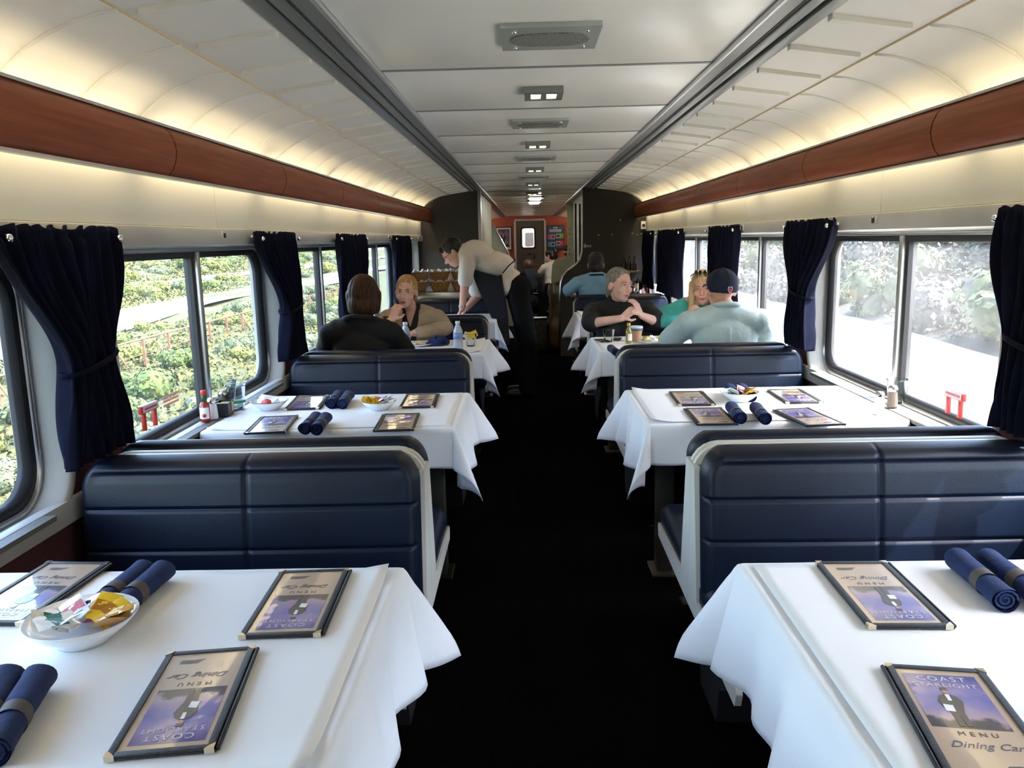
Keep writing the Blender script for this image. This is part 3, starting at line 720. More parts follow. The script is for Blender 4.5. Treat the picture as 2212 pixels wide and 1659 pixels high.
for n_, ((s, k), lb) in enumerate(tl.items()):
    if n_ == 0: o = tab0
    else:
        o = thing('dining_table', 'x', 'table'); obj('tabletop', tab0.children[0].data, None, o)
    leg_parts(o, s)
    o.location = (s * (TX0 + TX1) / 2, TY(k), 0); o['label'] = 'dining table on a grey post carrying ' + lb; o['group'] = 'dining tables'
    c = obj('tablecloth', cloth_mesh(s, 40 + n_), None, None, o.location)
    md = c.modifiers.new('thickness', 'SOLIDIFY'); md.thickness = 0.002; md.offset = 1
    tag(c, 'white tablecloth under ' + lb.replace('the waiter leaning on it', 'the waiter\'s hands'), 'tablecloth', 'white tablecloths')
    # paper cover on the cloth
    W = TX1 - TX0; rnd = random.Random(90 + n_); rot = rnd.uniform(-0.012, 0.012)
    mb = MB()
    def fn(u, v, rot=rot, n_=n_):
        x = (u - .5) * (W - 0.03); y = (v - .5) * (TD - 0.025)
        lift = 0.012 * max(0, (u if n_ % 2 == 0 else 1 - u) - 0.93) / 0.07 * max(0, abs(v - .5) - 0.38) / 0.12
        return (x + rot * y, y - rot * x, TZ + 0.0075 + lift + 0.0008 * mnoise.noise(Vector((x * 8, y * 8, n_))))
    mb.grid(34, 24, fn); c = mb.build('table_paper', M_paper_top, None, o.location, recalc=False)
    md = c.modifiers.new('thickness', 'SOLIDIFY'); md.thickness = 0.0008; md.offset = 1
    tag(c, 'white paper cover laid over the cloth under ' + lb.replace('the waiter leaning on it', 'the waiter\'s hands'), 'table paper', 'white paper table covers')
TOP = TZ + 0.0095

# ------------------------------------------------------------------ curtains
def curtain(s, y0, y1, pinch, lbl, seed):
    """pinch: None for a straight curtain, else (height, centre offset, half width)"""
    rnd = random.Random(seed); z1, z0 = 1.50, 0.862; yc = (y0 + y1) / 2; hw = (y1 - y0) / 2; n = 8; ph = rnd.uniform(0, 6)
    t = thing('curtain', lbl, 'curtain', (s * 1.31, yc, z0), 0, 'navy window curtains')
    def hwz(z):
        if not pinch: return hw * (1 - 0.04 * math.sin((z1 - z) / (z1 - z0) * PI)), 0.0
        pz, pc, ph_ = pinch
        if z >= pz:
            q = (z1 - z) / (z1 - pz); f = q * q * (3 - 2 * q); return hw + (ph_ - hw) * f ** 1.3, pc * f
        q = min(1, (pz - z) / 0.22); f = q * q * (3 - 2 * q); return ph_ + (ph_ * 1.45 - ph_) * f, pc
    def fn(u, v):
        z = z1 + (z0 - z1) * v; h, c = hwz(z)
        a = (u - .5) * 2
        amp = 0.016 + 0.018 * (1 - h / hw) + 0.006 * math.sin(v * 9 + u * 12)
        x = amp * math.sin(2 * PI * n * u + ph + 0.7 * math.sin(v * 4)) + 0.007 * math.sin(2 * PI * n * 2.3 * u + v * 5)
        if v < 0.05: x *= 0.6
        return (x, c + h * a, z - z0 + (0.006 * math.sin(u * 60) if v < 0.01 else 0))
    mb = MB(); mb.grid(110, 46, fn); c = mb.build('drape', M_curtain, t, recalc=False)
    md = c.modifiers.new('thickness', 'SOLIDIFY'); md.thickness = 0.006; md.offset = 0
    if pinch:
        pz, pc, ph_ = pinch
        mb = MB(); pts = [(0.045 * math.cos(a), pc + (ph_ + 0.008) * math.sin(a), pz - z0 + 0.02 * math.sin(a)) for a in [2 * PI * i / 24 for i in range(24)]]
        mb.tube(pts, 0.008, 6, closed=True); mb.build('tieback', M_curtain, t)
    for yy in (-hw + 0.03, hw - 0.03):
        mb = MB(); mb.lathe([(0, -0.01), (0.008, -0.008), (0.010, 0.0), (0.007, 0.008), (0, 0.01)], 10, (-s * 0.028, yy, z1 - z0 - 0.03)); mb.build('snap', M_chrome, t)
    mb = MB(); mb.tube([(s * 0.02, -hw + 0.02, z1 - z0 - 0.02), (s * 0.02, hw - 0.02, z1 - z0 - 0.02)], 0.006, 6); mb.build('rod', M_alu, t)
    return t
curtain(-1, 1.86, 2.44, (1.13, 0.07, 0.12), 'navy curtain tied at the middle beside the hot sauce table window', 1)
curtain(-1, 3.70, 4.36, (1.12, 0.16, 0.13), 'navy curtain tied at the middle next to the brown-haired woman\'s window', 2)
curtain(-1, 5.30, 6.22, None, 'straight hanging navy curtain behind the woman in the tan cardigan', 3)
curtain(-1, 7.55, 8.58, None, 'straight hanging navy curtain beside the bread basket counter', 4)
curtain(1, 1.80, 2.46, (1.12, 0.10, 0.12), 'navy curtain tied at the middle above the sunlit bench', 5)
curtain(1, 3.74, 4.43, (1.14, 0.08, 0.12), 'navy curtain tied at the middle beside the man in the cap', 6)
curtain(1, 5.45, 6.34, None, 'straight navy curtain behind the blonde woman in turquoise', 7)
curtain(1, 7.40, 8.76, None, 'wide straight navy curtain beside the coffee pot shelf', 8)
curtain(1, 9.06, 9.86, None, 'narrow navy curtain against the dark bulkhead', 9)

# ------------------------------------------------------------------ menus
M_cov = mat('black_leatherette', (0.012, 0.012, 0.013), 0.45, bump=0.25, bscale=400)
M_page = mat('tan_menu_page', S(182, 158, 134), 0.35, coat=1.0, coat_r=0.04, bump=0.12, bscale=16)
M_gold = mat('brass_corner', (0.70, 0.62, 0.46), 0.25, 1.0)
M_dkfig = mat('printed_dark_coat', S(48, 42, 40), 0.4, coat=0.7, coat_r=0.08)
M_skinp = mat('printed_face', S(170, 120, 92), 0.4, coat=0.7, coat_r=0.08)
M_wprint = mat('printed_white', S(226, 224, 226), 0.4, coat=0.7, coat_r=0.08)
M_lilac = mat('printed_pale_lilac_letters', S(196, 190, 208), 0.4, coat=0.5, coat_r=0.08)
M_ink = mat('printed_dark_ink', S(52, 50, 60), 0.4, coat=0.5, coat_r=0.08)
def picture_mat(name, gl=1.0):
    m = bpy.data.materials.new(name); m.use_nodes = True; nt = m.node_tree; b = nt.nodes['Principled BSDF']
    tc = nt.nodes.new('ShaderNodeTexCoord'); sp_ = nt.nodes.new('ShaderNodeSeparateXYZ'); nt.links.new(tc.outputs['Generated'], sp_.inputs[0])
    n = nt.nodes.new('ShaderNodeTexNoise'); n.inputs['Scale'].default_value = 3.5; n.inputs['Detail'].default_value = 6; nt.links.new(tc.outputs['Generated'], n.inputs['Vector'])
    ad = nt.nodes.new('ShaderNodeMath'); ad.operation = 'MULTIPLY_ADD'; ad.inputs[1].default_value = 0.5; nt.links.new(n.outputs[0], ad.inputs[0]); nt.links.new(sp_.outputs[1], ad.inputs[2])
    sb = nt.nodes.new('ShaderNodeMath'); sb.operation = 'SUBTRACT'; sb.inputs[1].default_value = 0.25; nt.links.new(ad.outputs[0], sb.inputs[0])
    r = nt.nodes.new('ShaderNodeValToRGB'); e = r.color_ramp.elements
    e[0].position = 0.0; e[0].color = (*S(44, 40, 52), 1); e[1].position = 1.0; e[1].color = (*S(66, 62, 132), 1)
    for p_, c_ in ((0.10, (60, 56, 62)), (0.17, (160, 136, 150)), (0.36, (116, 106, 160)), (0.55, (96, 92, 160)), (0.72, (128, 112, 160))):
        q = e.new(p_); q.color = (*S(*c_), 1)
    nt.links.new(sb.outputs[0], r.inputs[0]); nt.links.new(r.outputs[0], b.inputs['Base Color'])
    b.inputs['Roughness'].default_value = 0.35; b.inputs['Coat Weight'].default_value = gl; b.inputs['Coat Roughness'].default_value = 0.04
    n2 = nt.nodes.new('ShaderNodeTexNoise'); n2.inputs['Scale'].default_value = 14; nt.links.new(tc.outputs['Object'], n2.inputs['Vector'])
    bp = nt.nodes.new('ShaderNodeBump'); bp.inputs['Strength'].default_value = 0.12; bp.inputs['Distance'].default_value = 0.01
    nt.links.new(n2.outputs[0], bp.inputs['Height']); nt.links.new(bp.outputs[0], b.inputs['Coat Normal']); MATS[name] = m
    return m
M_pic = picture_mat('purple_dusk_sky_print')
MWD, MLN = 0.150, 0.292
def figure_parts(par, sc, ox, oy, z, wall=False):
    """a steward in a dark coat with a white cloth over the arm, as flat print"""
    def flat(name, pts, m, dz):
        mb = MB(); mb.prism([(ox + a * sc * .72, oy + b * sc * .88) for a, b in pts], z, z + dz, 'z'); return mb.build(name, m, par)
    flat('printed_coat', [(-.10, 0), (-.02, 0), (0.0, .25), (.02, 0), (.10, 0), (.11, .34), (.16, .48), (.20, .62), (.14, .74), (.05, .79), (-.05, .79), (-.14, .74), (-.20, .62), (-.18, .48), (-.11, .34)], M_dkfig, 0.0004)
    flat('printed_cloth', [(-.17, .36), (-.02, .34), (-.01, .50), (-.16, .52)], M_wprint, 0.0007)
    flat('printed_shirt', [(-.03, .62), (.03, .62), (.035, .78), (-.035, .78)], M_wprint, 0.0006)
    flat('printed_head', [(.045 * math.cos(a), .86 + .06 * math.sin(a)) for a in [2 * PI * i / 12 for i in range(12)]], M_skinp, 0.0005)
    flat('printed_cap', [(-.055, .89), (.055, .89), (.06, .95), (.02, .965), (-.05, .955)], M_dkfig, 0.0007)
def make_menu():
    t = thing('menu', 'x', 'menu')
    mb = MB(); mb.box(-MWD / 2, MWD / 2, -MLN / 2, MLN / 2, 0.0, 0.0035); mb.build('back_cover', M_cov, t, bevel=0.001)
    mb = MB()
    w, h, e = MWD / 2, MLN / 2, 0.011
    for a, b, c, d in ((-w + 0.004, -w + e + 0.004, -h, h), (w - e, w, -h, h), (-w + e, w - e, -h, -h + e), (-w + e, w - e, h - e, h)): mb.box(a, b, c, d, 0.0035, 0.0080)
    mb.build('front_cover', M_cov, t, bevel=0.0016)
    mb = MB(); mb.tube([(-w - 0.001, -h + .004, 0.004), (-w - 0.001, h - .004, 0.004)], 0.0034, 8); mb.build('spine', M_cov, t)
    mb = MB(); mb.box(-w + e + 0.004, w - e, -h + e, h - e, 0.0035, 0.0058); mb.build('page', M_page, t)
    pw, p0, p1 = 0.053, -0.022, 0.122
    mb = MB(); mb.add([(-pw, p0, 0.0061), (pw, p0, 0.0061), (pw, p1, 0.0061), (-pw, p1, 0.0061)], [(0, 1, 2, 3)]); mb.build('picture', M_pic, t)
    figure_parts(t, 0.120, -0.006, p0 + 0.004, 0.0062)
    obj('title_lettering', text_mesh('COAST', 0.019, 0.0001, space=1.25), M_lilac, t, (0, p1 - 0.014, 0.0066))
    obj('title_lettering', text_mesh('STARLIGHT', 0.0155, 0.0001, space=1.2), M_lilac, t, (0, p1 - 0.032, 0.0066))
    obj('menu_lettering', text_mesh('MENU', 0.014, 0.0001, space=1.7), M_ink, t, (0.002, p0 - 0.014, 0.0062))
    obj('script_lettering', text_mesh('Dining Car', 0.021, 0.0001, shear=0.45), mat('printed_blue_script', S(70, 72, 96), 0.4, coat=0.5), t, (0.002, p0 - 0.040, 0.0062))
    mb = MB()
    for k in range(3):
        y = -0.106 - 0.0045 * k; mb.prism([(0.012 - .004 * k, y), (0.026, y + 0.0012), (0.042, y + 0.0005), (0.045, y + 0.003), (0.028, y + 0.0042), (0.014 - .004 * k, y + 0.0022)], 0.0059, 0.0061, 'z')
    mb.build('emblem', M_ink, t)
    for a in (-1, 1):
        for b in (-1, 1):
            mb = MB(); cx, cy = a * w + (0.004 if a < 0 else 0), b * h; k = -a; q = -b; L = 0.013
            mb.prism([(cx - k * 0.0008, cy - q * 0.0008), (cx + k * L, cy - q * 0.0008), (cx + k * L, cy + q * 0.005), (cx + k * 0.005, cy + q * L), (cx - k * .0008, cy + q * L)] if False else
                     [(cx - k * 0.0008, cy - q * 0.0008), (cx + k * L, cy - q * 0.0008), (cx + k * 0.007, cy + q * 0.007), (cx - k * .0008, cy + q * L)], -0.0003, 0.0086, 'z'); mb.build('corner', M_gold, t)
    return t
menu0 = make_menu(); nm = 0
def place_menu(far, near, upright, lbl):
    global nm
    a = at_z(*far, TOP); b = at_z(*near, TOP); c = (a + b) / 2; d = (a - b).normalized()
    if far[1] > 1440 and far[0] > 1500: c = a - d * MLN / 2
    rz = math.atan2(-d.x, d.y) + (0 if upright else PI)
    o = menu0 if nm == 0 else copy_tree(menu0); nm += 1
    o.location = (c.x, c.y, TOP + 0.0006); o.rotation_euler = (0, 0, rz); tag(o, lbl, 'menu', 'black-bordered dining car menus')
place_menu((682, 1238), (607, 1379), False, 'black-edged menu beside the aisle corner of the sugar bowl table, touching no other')
place_menu((461, 1411), (348, 1637), False, 'black-edged menu lying askew between the sugar bowl and the aisle, in front of another menu')
place_menu((172, 1221), (-28, 1352), False, 'black-edged menu with blue window glare behind the sugar packet bowl')
place_menu((1840, 1221), (1968, 1359), False, 'black-edged menu with window glare below the navy bench, beside a long napkin roll')
place_menu((2013, 1449), (2150, 1659), True, 'black-edged menu lying upright on the table edge away from the sunlit bench')
place_menu((676, 858), (652, 886), False, 'small menu with window glare next to the creamer bowl')
place_menu((604, 903), (573, 937), True, 'menu overlapped by the bench top on the hot sauce table')
place_menu((914, 853), (900, 883), False, 'menu on the aisle end of the hot sauce table beside the packet bowl')
place_menu((868, 896), (850, 934), True, 'menu between packet bowl and bench top on the hot sauce table')
place_menu((1480, 848), (1506, 878), False, 'menu beside the packet bowl on the sunny table with four napkin rolls')
place_menu((1520, 887), (1548, 917), True, 'menu next to the short napkin rolls on the sunny table')
place_menu((1697, 847), (1733, 869), False, 'sun-bleached menu beyond the packet bowl on the sunny table')
place_menu((1716, 890), (1775, 917), True, 'sun-bleached menu beside the bench top on the sunny table')

# ------------------------------------------------------------------ napkin rolls
M_nap = mat('navy_napkin', S(13, 40, 90), 0.9, col2=S(10, 32, 74), nscale=30, bump=0.15, bscale=90)
M_band = mat('grey_brown_paper_band', S(78, 72, 70), 0.7)
def make_roll():
    t = thing('napkin_roll', 'x', 'napkin'); L = 0.205; R = 0.0235
    mb = MB(); n = 18; seg = 20
    def fn(u, v):
        y = (v - .5) * L; a = 2 * PI * u
        r = R * (1 + 0.05 * math.sin(3 * a + y * 9) + (0.06 if abs(v - .5) > .42 else 0) - 0.08 * math.exp(-((v - .42) / .09) ** 2) + 0.10 * (u % 1 > .9) * (1 - u) * 10 * .5)
        return (r * math.cos(a), y, R * 0.92 + r * 0.92 * math.sin(a))
    mb.grid(seg, n, fn); mb.build('cloth', M_nap, t, weld=True)
    for e in (-1, 1):     # rolled spiral at each end
        mb = MB(); pts = []
        for i in range(30):
            q = i / 29; a = q * 5 * PI; r = R * (0.95 - 0.85 * q); pts.append((r * math.cos(a), e * (L / 2 - 0.002 - 0.004 * q), R * .92 + r * .92 * math.sin(a)))
        mb.tube(pts, 0.0024, 5); mb.build('rolled_end', M_nap, t)
        mb = MB(); mb.lathe([(0, 0), (R * .93, 0)], 18); mb.build('end_fold', M_nap, t, (0, e * (L / 2 - .004), R * .92), (PI / 2, 0, 0))
    mb = MB()
    mb.grid(24, 2, lambda u, v: (R * 1.0 * math.cos(2 * PI * u), 0.028 * (v - .5) - 0.02 + 0.003 * math.sin(2 * PI * u), R * .94 + R * .97 * math.sin(2 * PI * u))); mb.build('paper_band', M_band, t)
    return t
roll0 = make_roll(); nr = 0
def place_roll(p, q, lbl, flip=False, zoff=0.0):
    global nr
    a = at_z(*p, TOP + 0.02); b = at_z(*q, TOP + 0.02); c = (a + b) / 2; d = (b - a)
    o = roll0 if nr == 0 else copy_tree(roll0); nr += 1
    o.location = (c.x, c.y, TOP + 0.0015); o.rotation_euler = (0, 0, math.atan2(-d.x, d.y)); tag(o, lbl, 'napkin', 'navy napkin rolls')
place_roll((205, 1318), (304, 1240), 'navy napkin roll behind the sugar bowl, the one beside the glare-lit menu')
place_roll((252, 1322), (348, 1240), 'navy napkin roll behind the sugar bowl, the aisle one of its pair')
place_roll((-55, 1608), (11, 1478), 'navy napkin roll at the window end near the large menu')
place_roll((-5, 1612), (78, 1480), 'navy napkin roll beside the large menu, the aisle one of its pair')
place_roll((2178, 1305), (2062, 1205), 'long navy napkin roll beside the glare-lit menu by the sunlit bench')
place_roll((2262, 1305), (2130, 1208), 'navy napkin roll in sunlight behind another long roll')
place_roll((712, 877), (735, 851), 'navy napkin roll beside the small glare-lit menu on the hot sauce table')
place_roll((736, 878), (757, 851), 'navy napkin roll on the hot sauce table nearest the yellow packets')
place_roll((656, 930), (686, 900), 'navy napkin roll by the bench top, beside the overlapped menu')
place_roll((680, 933), (707, 900), 'navy napkin roll by the bench top, the aisle one of its pair')
place_roll((1594, 858), (1576, 840), 'navy napkin roll behind the packet bowl on the sunny table')
place_roll((1622, 858), (1603, 840), 'navy napkin roll behind the packet bowl, on its window side')
place_roll((1604, 910), (1576, 876), 'stubby navy napkin roll beside a menu on the sunny table')
place_roll((1658, 912), (1628, 877), 'stubby navy napkin roll standing apart before the packet bowl')
place_roll((1335, 766), (1316, 750), 'navy napkin roll on the table of the man in the cap')

# ------------------------------------------------------------------ bowls and packets
M_china = mat('white_china', (0.86, 0.87, 0.88), 0.18, coat=0.4)
M_rim = mat('dark_blue_rim_line', S(40, 48, 70), 0.3)
def bowl(px, py, r, lbl, rim=False):
    c = at_z(px, py, TOP); t = thing('bowl', lbl, 'bowl', (c.x, c.y, TOP + 0.001), 0, 'white serving bowls'); h = r * 0.48
    prof = [(r * .48, 0), (r * .5, .004), (r * .62, h * .25), (r * .84, h * .62), (r, h), (r * .985, h + .001), (r * .81, h * .66), (r * .58, h * .32), (r * .3, h * .2), (0, h * .18)]
    mb = MB(); mb.lathe(prof, 36); mb.build('body', M_china, t)
    if rim:
        mb = MB(); mb.tube([(r * .99 * math.cos(a), r * .99 * math.sin(a), h) for a in [2 * PI * i / 36 for i in range(36)]], 0.0012, 5, closed=True); mb.build('rim_line', M_rim, t)
    return t, c, r, h
PK = {}
def packet_mesh(nm_, L, W):
    mb = MB(); th = 0.0045
    for sg in (1, -1):
        mb.grid(10, 8, lambda u, v: ((u - .5) * L, (v - .5) * W, sg * th * .5 * (math.sin(PI * u) * math.sin(PI * v)) ** .5 + .0008 * math.sin(u * 17 + v * 7)))
    return mb.mesh(nm_, None, weld=False)
pk_def = {'white and teal': ((0.90, 0.89, 0.84), S(38, 120, 118)), 'yellow': (S(238, 196, 40), S(170, 110, 20)), 'amber jelly': (S(214, 150, 50), S(236, 205, 140)), 'pink': (S(226, 130, 150), S(180, 50, 70)), 'clear white': (S(226, 230, 232), S(180, 50, 50))}
PKM = {}
def packet(c, r, h, ang, rad, kind, tilt, spin, zl, lbl, grp):
    if kind not in PKM:
        a, b = pk_def[kind]; me = packet_mesh('sweetener_packet', 0.066, 0.042); me.materials.append(mat('packet_' + kind.replace(' ', '_'), a, 0.3, coat=0.4, coat_r=0.15))
        mb = MB(); mb.box(-0.012, 0.012, -0.018, 0.018, 0.0012, 0.0024); b2 = mb.mesh('printed_band', [mat('packet_band_' + kind.replace(' ', '_'), b, 0.4)])
        PKM[kind] = (me, b2)
    me, b2 = PKM[kind]
    o = obj('sweetener_packet', me, None, None, (c.x + rad * math.cos(ang), c.y + rad * math.sin(ang), TOP + zl), (tilt[0], tilt[1], spin)); obj('printed_band', b2, None, o)
    tag(o, lbl, 'packet', grp)
def fill(c, r, h, spec, where, grp, seed):
    rn = random.Random(seed)
    for kind, n, a0, a1 in spec:
        for i in range(n):
            ang = math.radians(a0 + (a1 - a0) * (i + .5) / n); 
            packet(c, r, h, ang, r * rn.uniform(.38, .6), kind, (rn.uniform(-.5, .5), rn.uniform(-.55, -.15)), ang + rn.uniform(-.5, .5), h * (0.75 + 0.16 * i) + 0.004, kind + ' packet lying in the white bowl ' + where, grp + ', ' + kind)
t, c, r, h = bowl(182, 1382, 0.096, 'white oval bowl heaped with sweetener packets, beside the two largest menus')
fill(c, r, h, [('white and teal', 5, 160, 300), ('clear white', 2, 90, 150), ('yellow', 2, 20, 75), ('amber jelly', 2, -25, 30), ('pink', 1, 60, 100)], 'beside the largest menus', 'packets in the bowl by the large menus', 3)
t, c, r, h = bowl(820, 884, 0.074, 'white bowl of yellow and white packets on the hot sauce table')
fill(c, r, h, [('yellow', 4, 140, 230), ('pink', 1, 90, 120), ('clear white', 3, 10, 85), ('white and teal', 2, 270, 350)], 'on the hot sauce table', 'packets in the bowl on the hot sauce table', 4)
t, c, r, h = bowl(1598, 866, 0.082, 'white bowl of yellow packets on the sunny table between napkin rolls')
fill(c, r, h, [('yellow', 4, 250, 350), ('white and teal', 3, 150, 240), ('clear white', 2, 20, 80)], 'between napkin rolls on the sunny table', 'packets in the bowl on the sunny table', 5)
t, c, r, h = bowl(583, 884, 0.080, 'white bowl with a dark rim line holding creamer tubs', True)
M_lidr = mat('red_foil_lid', S(206, 60, 58), 0.35, 0.2); M_lidw = mat('white_foil_lid', S(235, 235, 232), 0.35)
for i, (a, m_, l_) in enumerate(((270, M_lidr, 'creamer tub with a red foil lid'), (30, M_lidw, 'creamer tub with a white foil lid'), (150, M_lidw, 'creamer tub with a white foil lid'))):
    x = c.x + 0.034 * math.cos(math.radians(a)); y = c.y + 0.034 * math.sin(math.radians(a))
    t = thing('creamer_tub', l_ + ' lying in the dark-rimmed bowl', 'creamer', (x, y, TOP + h * .5), a, 'creamer tubs in the rimmed bowl'); t.rotation_euler = (0.5, 0.2, a)
    mb = MB(); mb.lathe([(0.013, 0), (0.018, 0.022), (0.021, 0.0225)], 16); mb.build('cup', M_china, t)
    mb = MB(); mb.lathe([(0.0215, 0.0225), (0.0215, 0.0235), (0, 0.0238)], 16); mb.build('foil_lid', m_, t)

# ------------------------------------------------------------------ condiments, cups, bottles
M_glass = clear_mat('clear_glass', (0.93, 0.96, 0.95)); M_plast = clear_mat('clear_plastic_cup', (0.90, 0.94, 0.94))
M_salt = mat('white_salt', (0.85, 0.85, 0.85), 0.7); M_pepper = mat('ground_pepper', S(92, 80, 68), 0.8)
M_sauce = mat('red_hot_sauce', S(150, 36, 18), 0.2, coat=0.6); M_green = mat('green_neck_band', S(30, 84, 48), 0.4); M_redcap = mat('red_plastic_cap', S(206, 44, 38), 0.4)
M_label = mat('white_paper_label', S(232, 228, 222), 0.6); M_blk = mat('black_plastic', (0.012, 0.012, 0.013), 0.4)
def shaker(px, py, fillm, lbl):
    c = at_z(px, py, TOP); t = thing('shaker', lbl, 'shaker', (c.x, c.y, TOP + 0.001))
    mb = MB(); mb.lathe([(0.019, 0), (0.021, 0.004), (0.019, 0.035), (0.0165, 0.062), (0.0165, 0.066)], 12, smooth=False); mb.build('body', fillm, t)
    mb = MB(); mb.lathe([(0.0185, 0.064), (0.0190, 0.078), (0.014, 0.088), (0.0, 0.091)], 16); mb.build('cap', M_chrome, t); return t
def hot_sauce(px, py, lbl):
    c = at_z(px, py, TOP); t = thing('sauce_bottle', lbl, 'bottle', (c.x, c.y, TOP + 0.001))
    mb = MB(); mb.lathe([(0.018, 0), (0.020, 0.003), (0.020, 0.062), (0.017, 0.074), (0.0095, 0.083), (0.0095, 0.088)], 18); mb.build('body', M_sauce, t)
    mb = MB(); mb.lathe([(0.0105, 0.082), (0.0105, 0.108), (0.0095, 0.109)], 14); mb.build('neck_band', M_green, t)
    mb = MB(); mb.lathe([(0.011, 0.109), (0.0115, 0.110), (0.0115, 0.126), (0.010, 0.128), (0, 0.128)], 14); mb.build('cap', M_redcap, t)
    mb = MB(); mb.grid(10, 1, lambda u, v: (0.0206 * math.sin(-1.2 + 2.4 * u), -0.0206 * math.cos(-1.2 + 2.4 * u), 0.014 + 0.046 * v)); lb_ = mb.build('label', M_label, t)
    mb = MB(); mb.lathe([(0, 0), (0.008, 0), (0.0, 0.0004)], 12); mb.build('label_emblem', M_redcap, lb_, (0.004, -0.0209, 0.028), (PI / 2, 0, 0.2)); return t
def cup(px, py, r, hgt, lbl, m=M_plast, base=None, cat='cup', z=None):
    c = at_z(px, py, TOP) if base is None else base; t = thing('cup', lbl, cat, (c.x, c.y, (TOP + 0.001) if z is None else z)); q = r * 0.72
    mb = MB(); mb.lathe([(q, 0), (q + .001, .002), (r, hgt), (r + .002, hgt + .001), (r - .001, hgt - .002), (q - .002, .004), (0, .004)], 24); mb.build('wall', m, t)
    mb = MB(); mb.tube([(r * math.cos(a), r * math.sin(a), hgt) for a in [2 * PI * i / 24 for i in range(24)]], 0.0018, 5, closed=True); mb.build('rim', m, t); return t
hot_sauce(445, 911, 'small red hot sauce bottle with a green neck and red cap')
shaker(461, 905, M_salt, 'glass salt shaker with chrome cap beside the hot sauce bottle')
c = at_z(485, 896, TOP); t = thing('packet_caddy', 'black box caddy beside the salt shaker', 'caddy', (c.x, c.y, TOP + 0.001), 0.1)
mb = MB(); 
for a, b, c_, d in ((-.03, .03, -.045, -.042), (-.03, .03, .042, .045), (-.03, -.027, -.042, .042), (.027, .03, -.042, .042)): mb.box(a, b, c_, d, 0, .055)
mb.box(-.03, .03, -.045, .045, 0, .003); mb.build('box', M_blk, t)
t2 = shaker(489, 884, M_pepper, 'glass pepper shaker with chrome cap behind the black caddy'); t2.location.y = c.y + 0.085
for i, dx in enumerate((-0.012, 0.012)):
    o = obj('sweetener_packet', packet_mesh('sweetener_packet', 0.05, 0.04), mat('packet_cream', S(232, 214, 150), 0.4), None, (c.x + dx, c.y - 0.01 + 0.02 * i, TOP + 0.034), (PI / 2, 0, 0.1)); tag(o, 'cream paper packet standing in the black caddy', 'packet', 'packets in the black caddy')
cp = cup(512, 884, 0.043, 0.105, 'clear plastic cup with a green print, beside the dark-rimmed bowl')
mb = MB(); mb.lathe([(0.0375, 0.030), (0.0385, 0.036)], 24); mb.build('green_print', mat('green_cup_print', S(50, 130, 80), 0.5), cp)
cp = cup(497, 872, 0.043, 0.105, 'clear plastic cup at the window behind the pepper shaker'); cp.location.y += 0.03; cp.location.x -= 0.02
mb = MB(); mb.tube([(0.0, 0.0, 0.01), (0.04, 0.02, 0.14)], 0.003, 6); st = mb.build('drinking_straw', clear_mat('clear_straw', (0.9, 0.93, 0.95)), None, tuple(cp.location)); tag(st, 'clear straw standing in the cup at the window', 'straw')
# condiments on the sunny table
shaker(1898, 895, M_salt, 'salt shaker in the sun by the hazy window'); s2 = shaker(1916, 880, M_pepper, 'pepper shaker in the sun by the hazy window'); s2.location.x += 0.02
cup(1935, 872, 0.040, 0.100, 'clear cup in the sun by the hazy window')
# table of the woman in tan
M_water = clear_mat('water_bottle_plastic', (0.86, 0.90, 0.94), 0.1); M_blab = mat('blue_bottle_label', S(110, 170, 222), 0.5); M_plab = mat('pink_label_line', S(214, 120, 150), 0.5); M_wcap = mat('white_cap', S(232, 234, 236), 0.4)
M_wbody = mat('frosty_bottle_water', S(186, 196, 212), 0.25, coat=0.5)
def water(px, y, lbl):
    x = at_y(px, 740, y).x; t = thing('water_bottle', lbl, 'bottle', (x, y, TOP + 0.001))
    mb = MB(); mb.lathe([(0.027, 0), (0.031, 0.005), (0.031, 0.05), (0.0295, 0.055), (0.0295, 0.062), (0.031, 0.066), (0.031, 0.12), (0.029, 0.135), (0.018, 0.160), (0.0125, 0.170), (0.0125, 0.178)], 22); mb.build('body', M_wbody, t)
    mb = MB(); mb.lathe([(0.0315, 0.078), (0.0315, 0.118)], 22); lb_ = mb.build('label', M_blab, t)
    for z in (0.078, 0.114):
        mb = MB(); mb.lathe([(0.0318, z), (0.0318, z + 0.006)], 22); mb.build('label_line', M_plab, lb_)
    mb = MB(); mb.lathe([(0.0145, 0.176), (0.0150, 0.178), (0.0150, 0.192), (0, 0.193)], 16); mb.build('cap', M_wcap, t)
water(877, 5.14, 'water bottle with blue label in front of the woman in tan')
water(990, 5.14, 'water bottle with blue label at the aisle end, beside a glass of packets')
cp = cup(1017, 748, 0.042, 0.085, 'clear glass of yellow packets beside the aisle water bottle', M_glass)
for i in range(3):
    o = obj('sweetener_packet', PKM['yellow' if i else 'clear white'][0], None, None, (cp.location.x - .015 + .016 * i, cp.location.y, TOP + 0.068 + .006 * i), (PI / 2 - .3, 0.5 - .4 * i, .3 * i)); tag(o, 'packet sticking out of the glass by the water bottle', 'packet', 'packets in the glass')
def crumple(name, px, py, sx, sy, sz, m, lbl, cat, seed, y=None):
    c = at_z(px, py, TOP); mb = MB(); o = None
    def fn(u, v):
        a = 2 * PI * u; b = PI * v * .5; r = 1 + .35 * mnoise.noise(Vector((math.cos(a) * 1.7, math.sin(a) * 1.7, seed + v * 3)))
        return (sx * r * math.cos(a) * math.sin(b + .02), sy * r * math.sin(a) * math.sin(b + .02), max(0.001, sz * r * math.cos(b) + .2 * sz * mnoise.noise(Vector((u * 9, v * 6, seed)))))
    mb.grid(26, 12, fn); o = mb.build(name, m, None, (c.x, c.y, TOP + .0012)); return tag(o, lbl, cat)
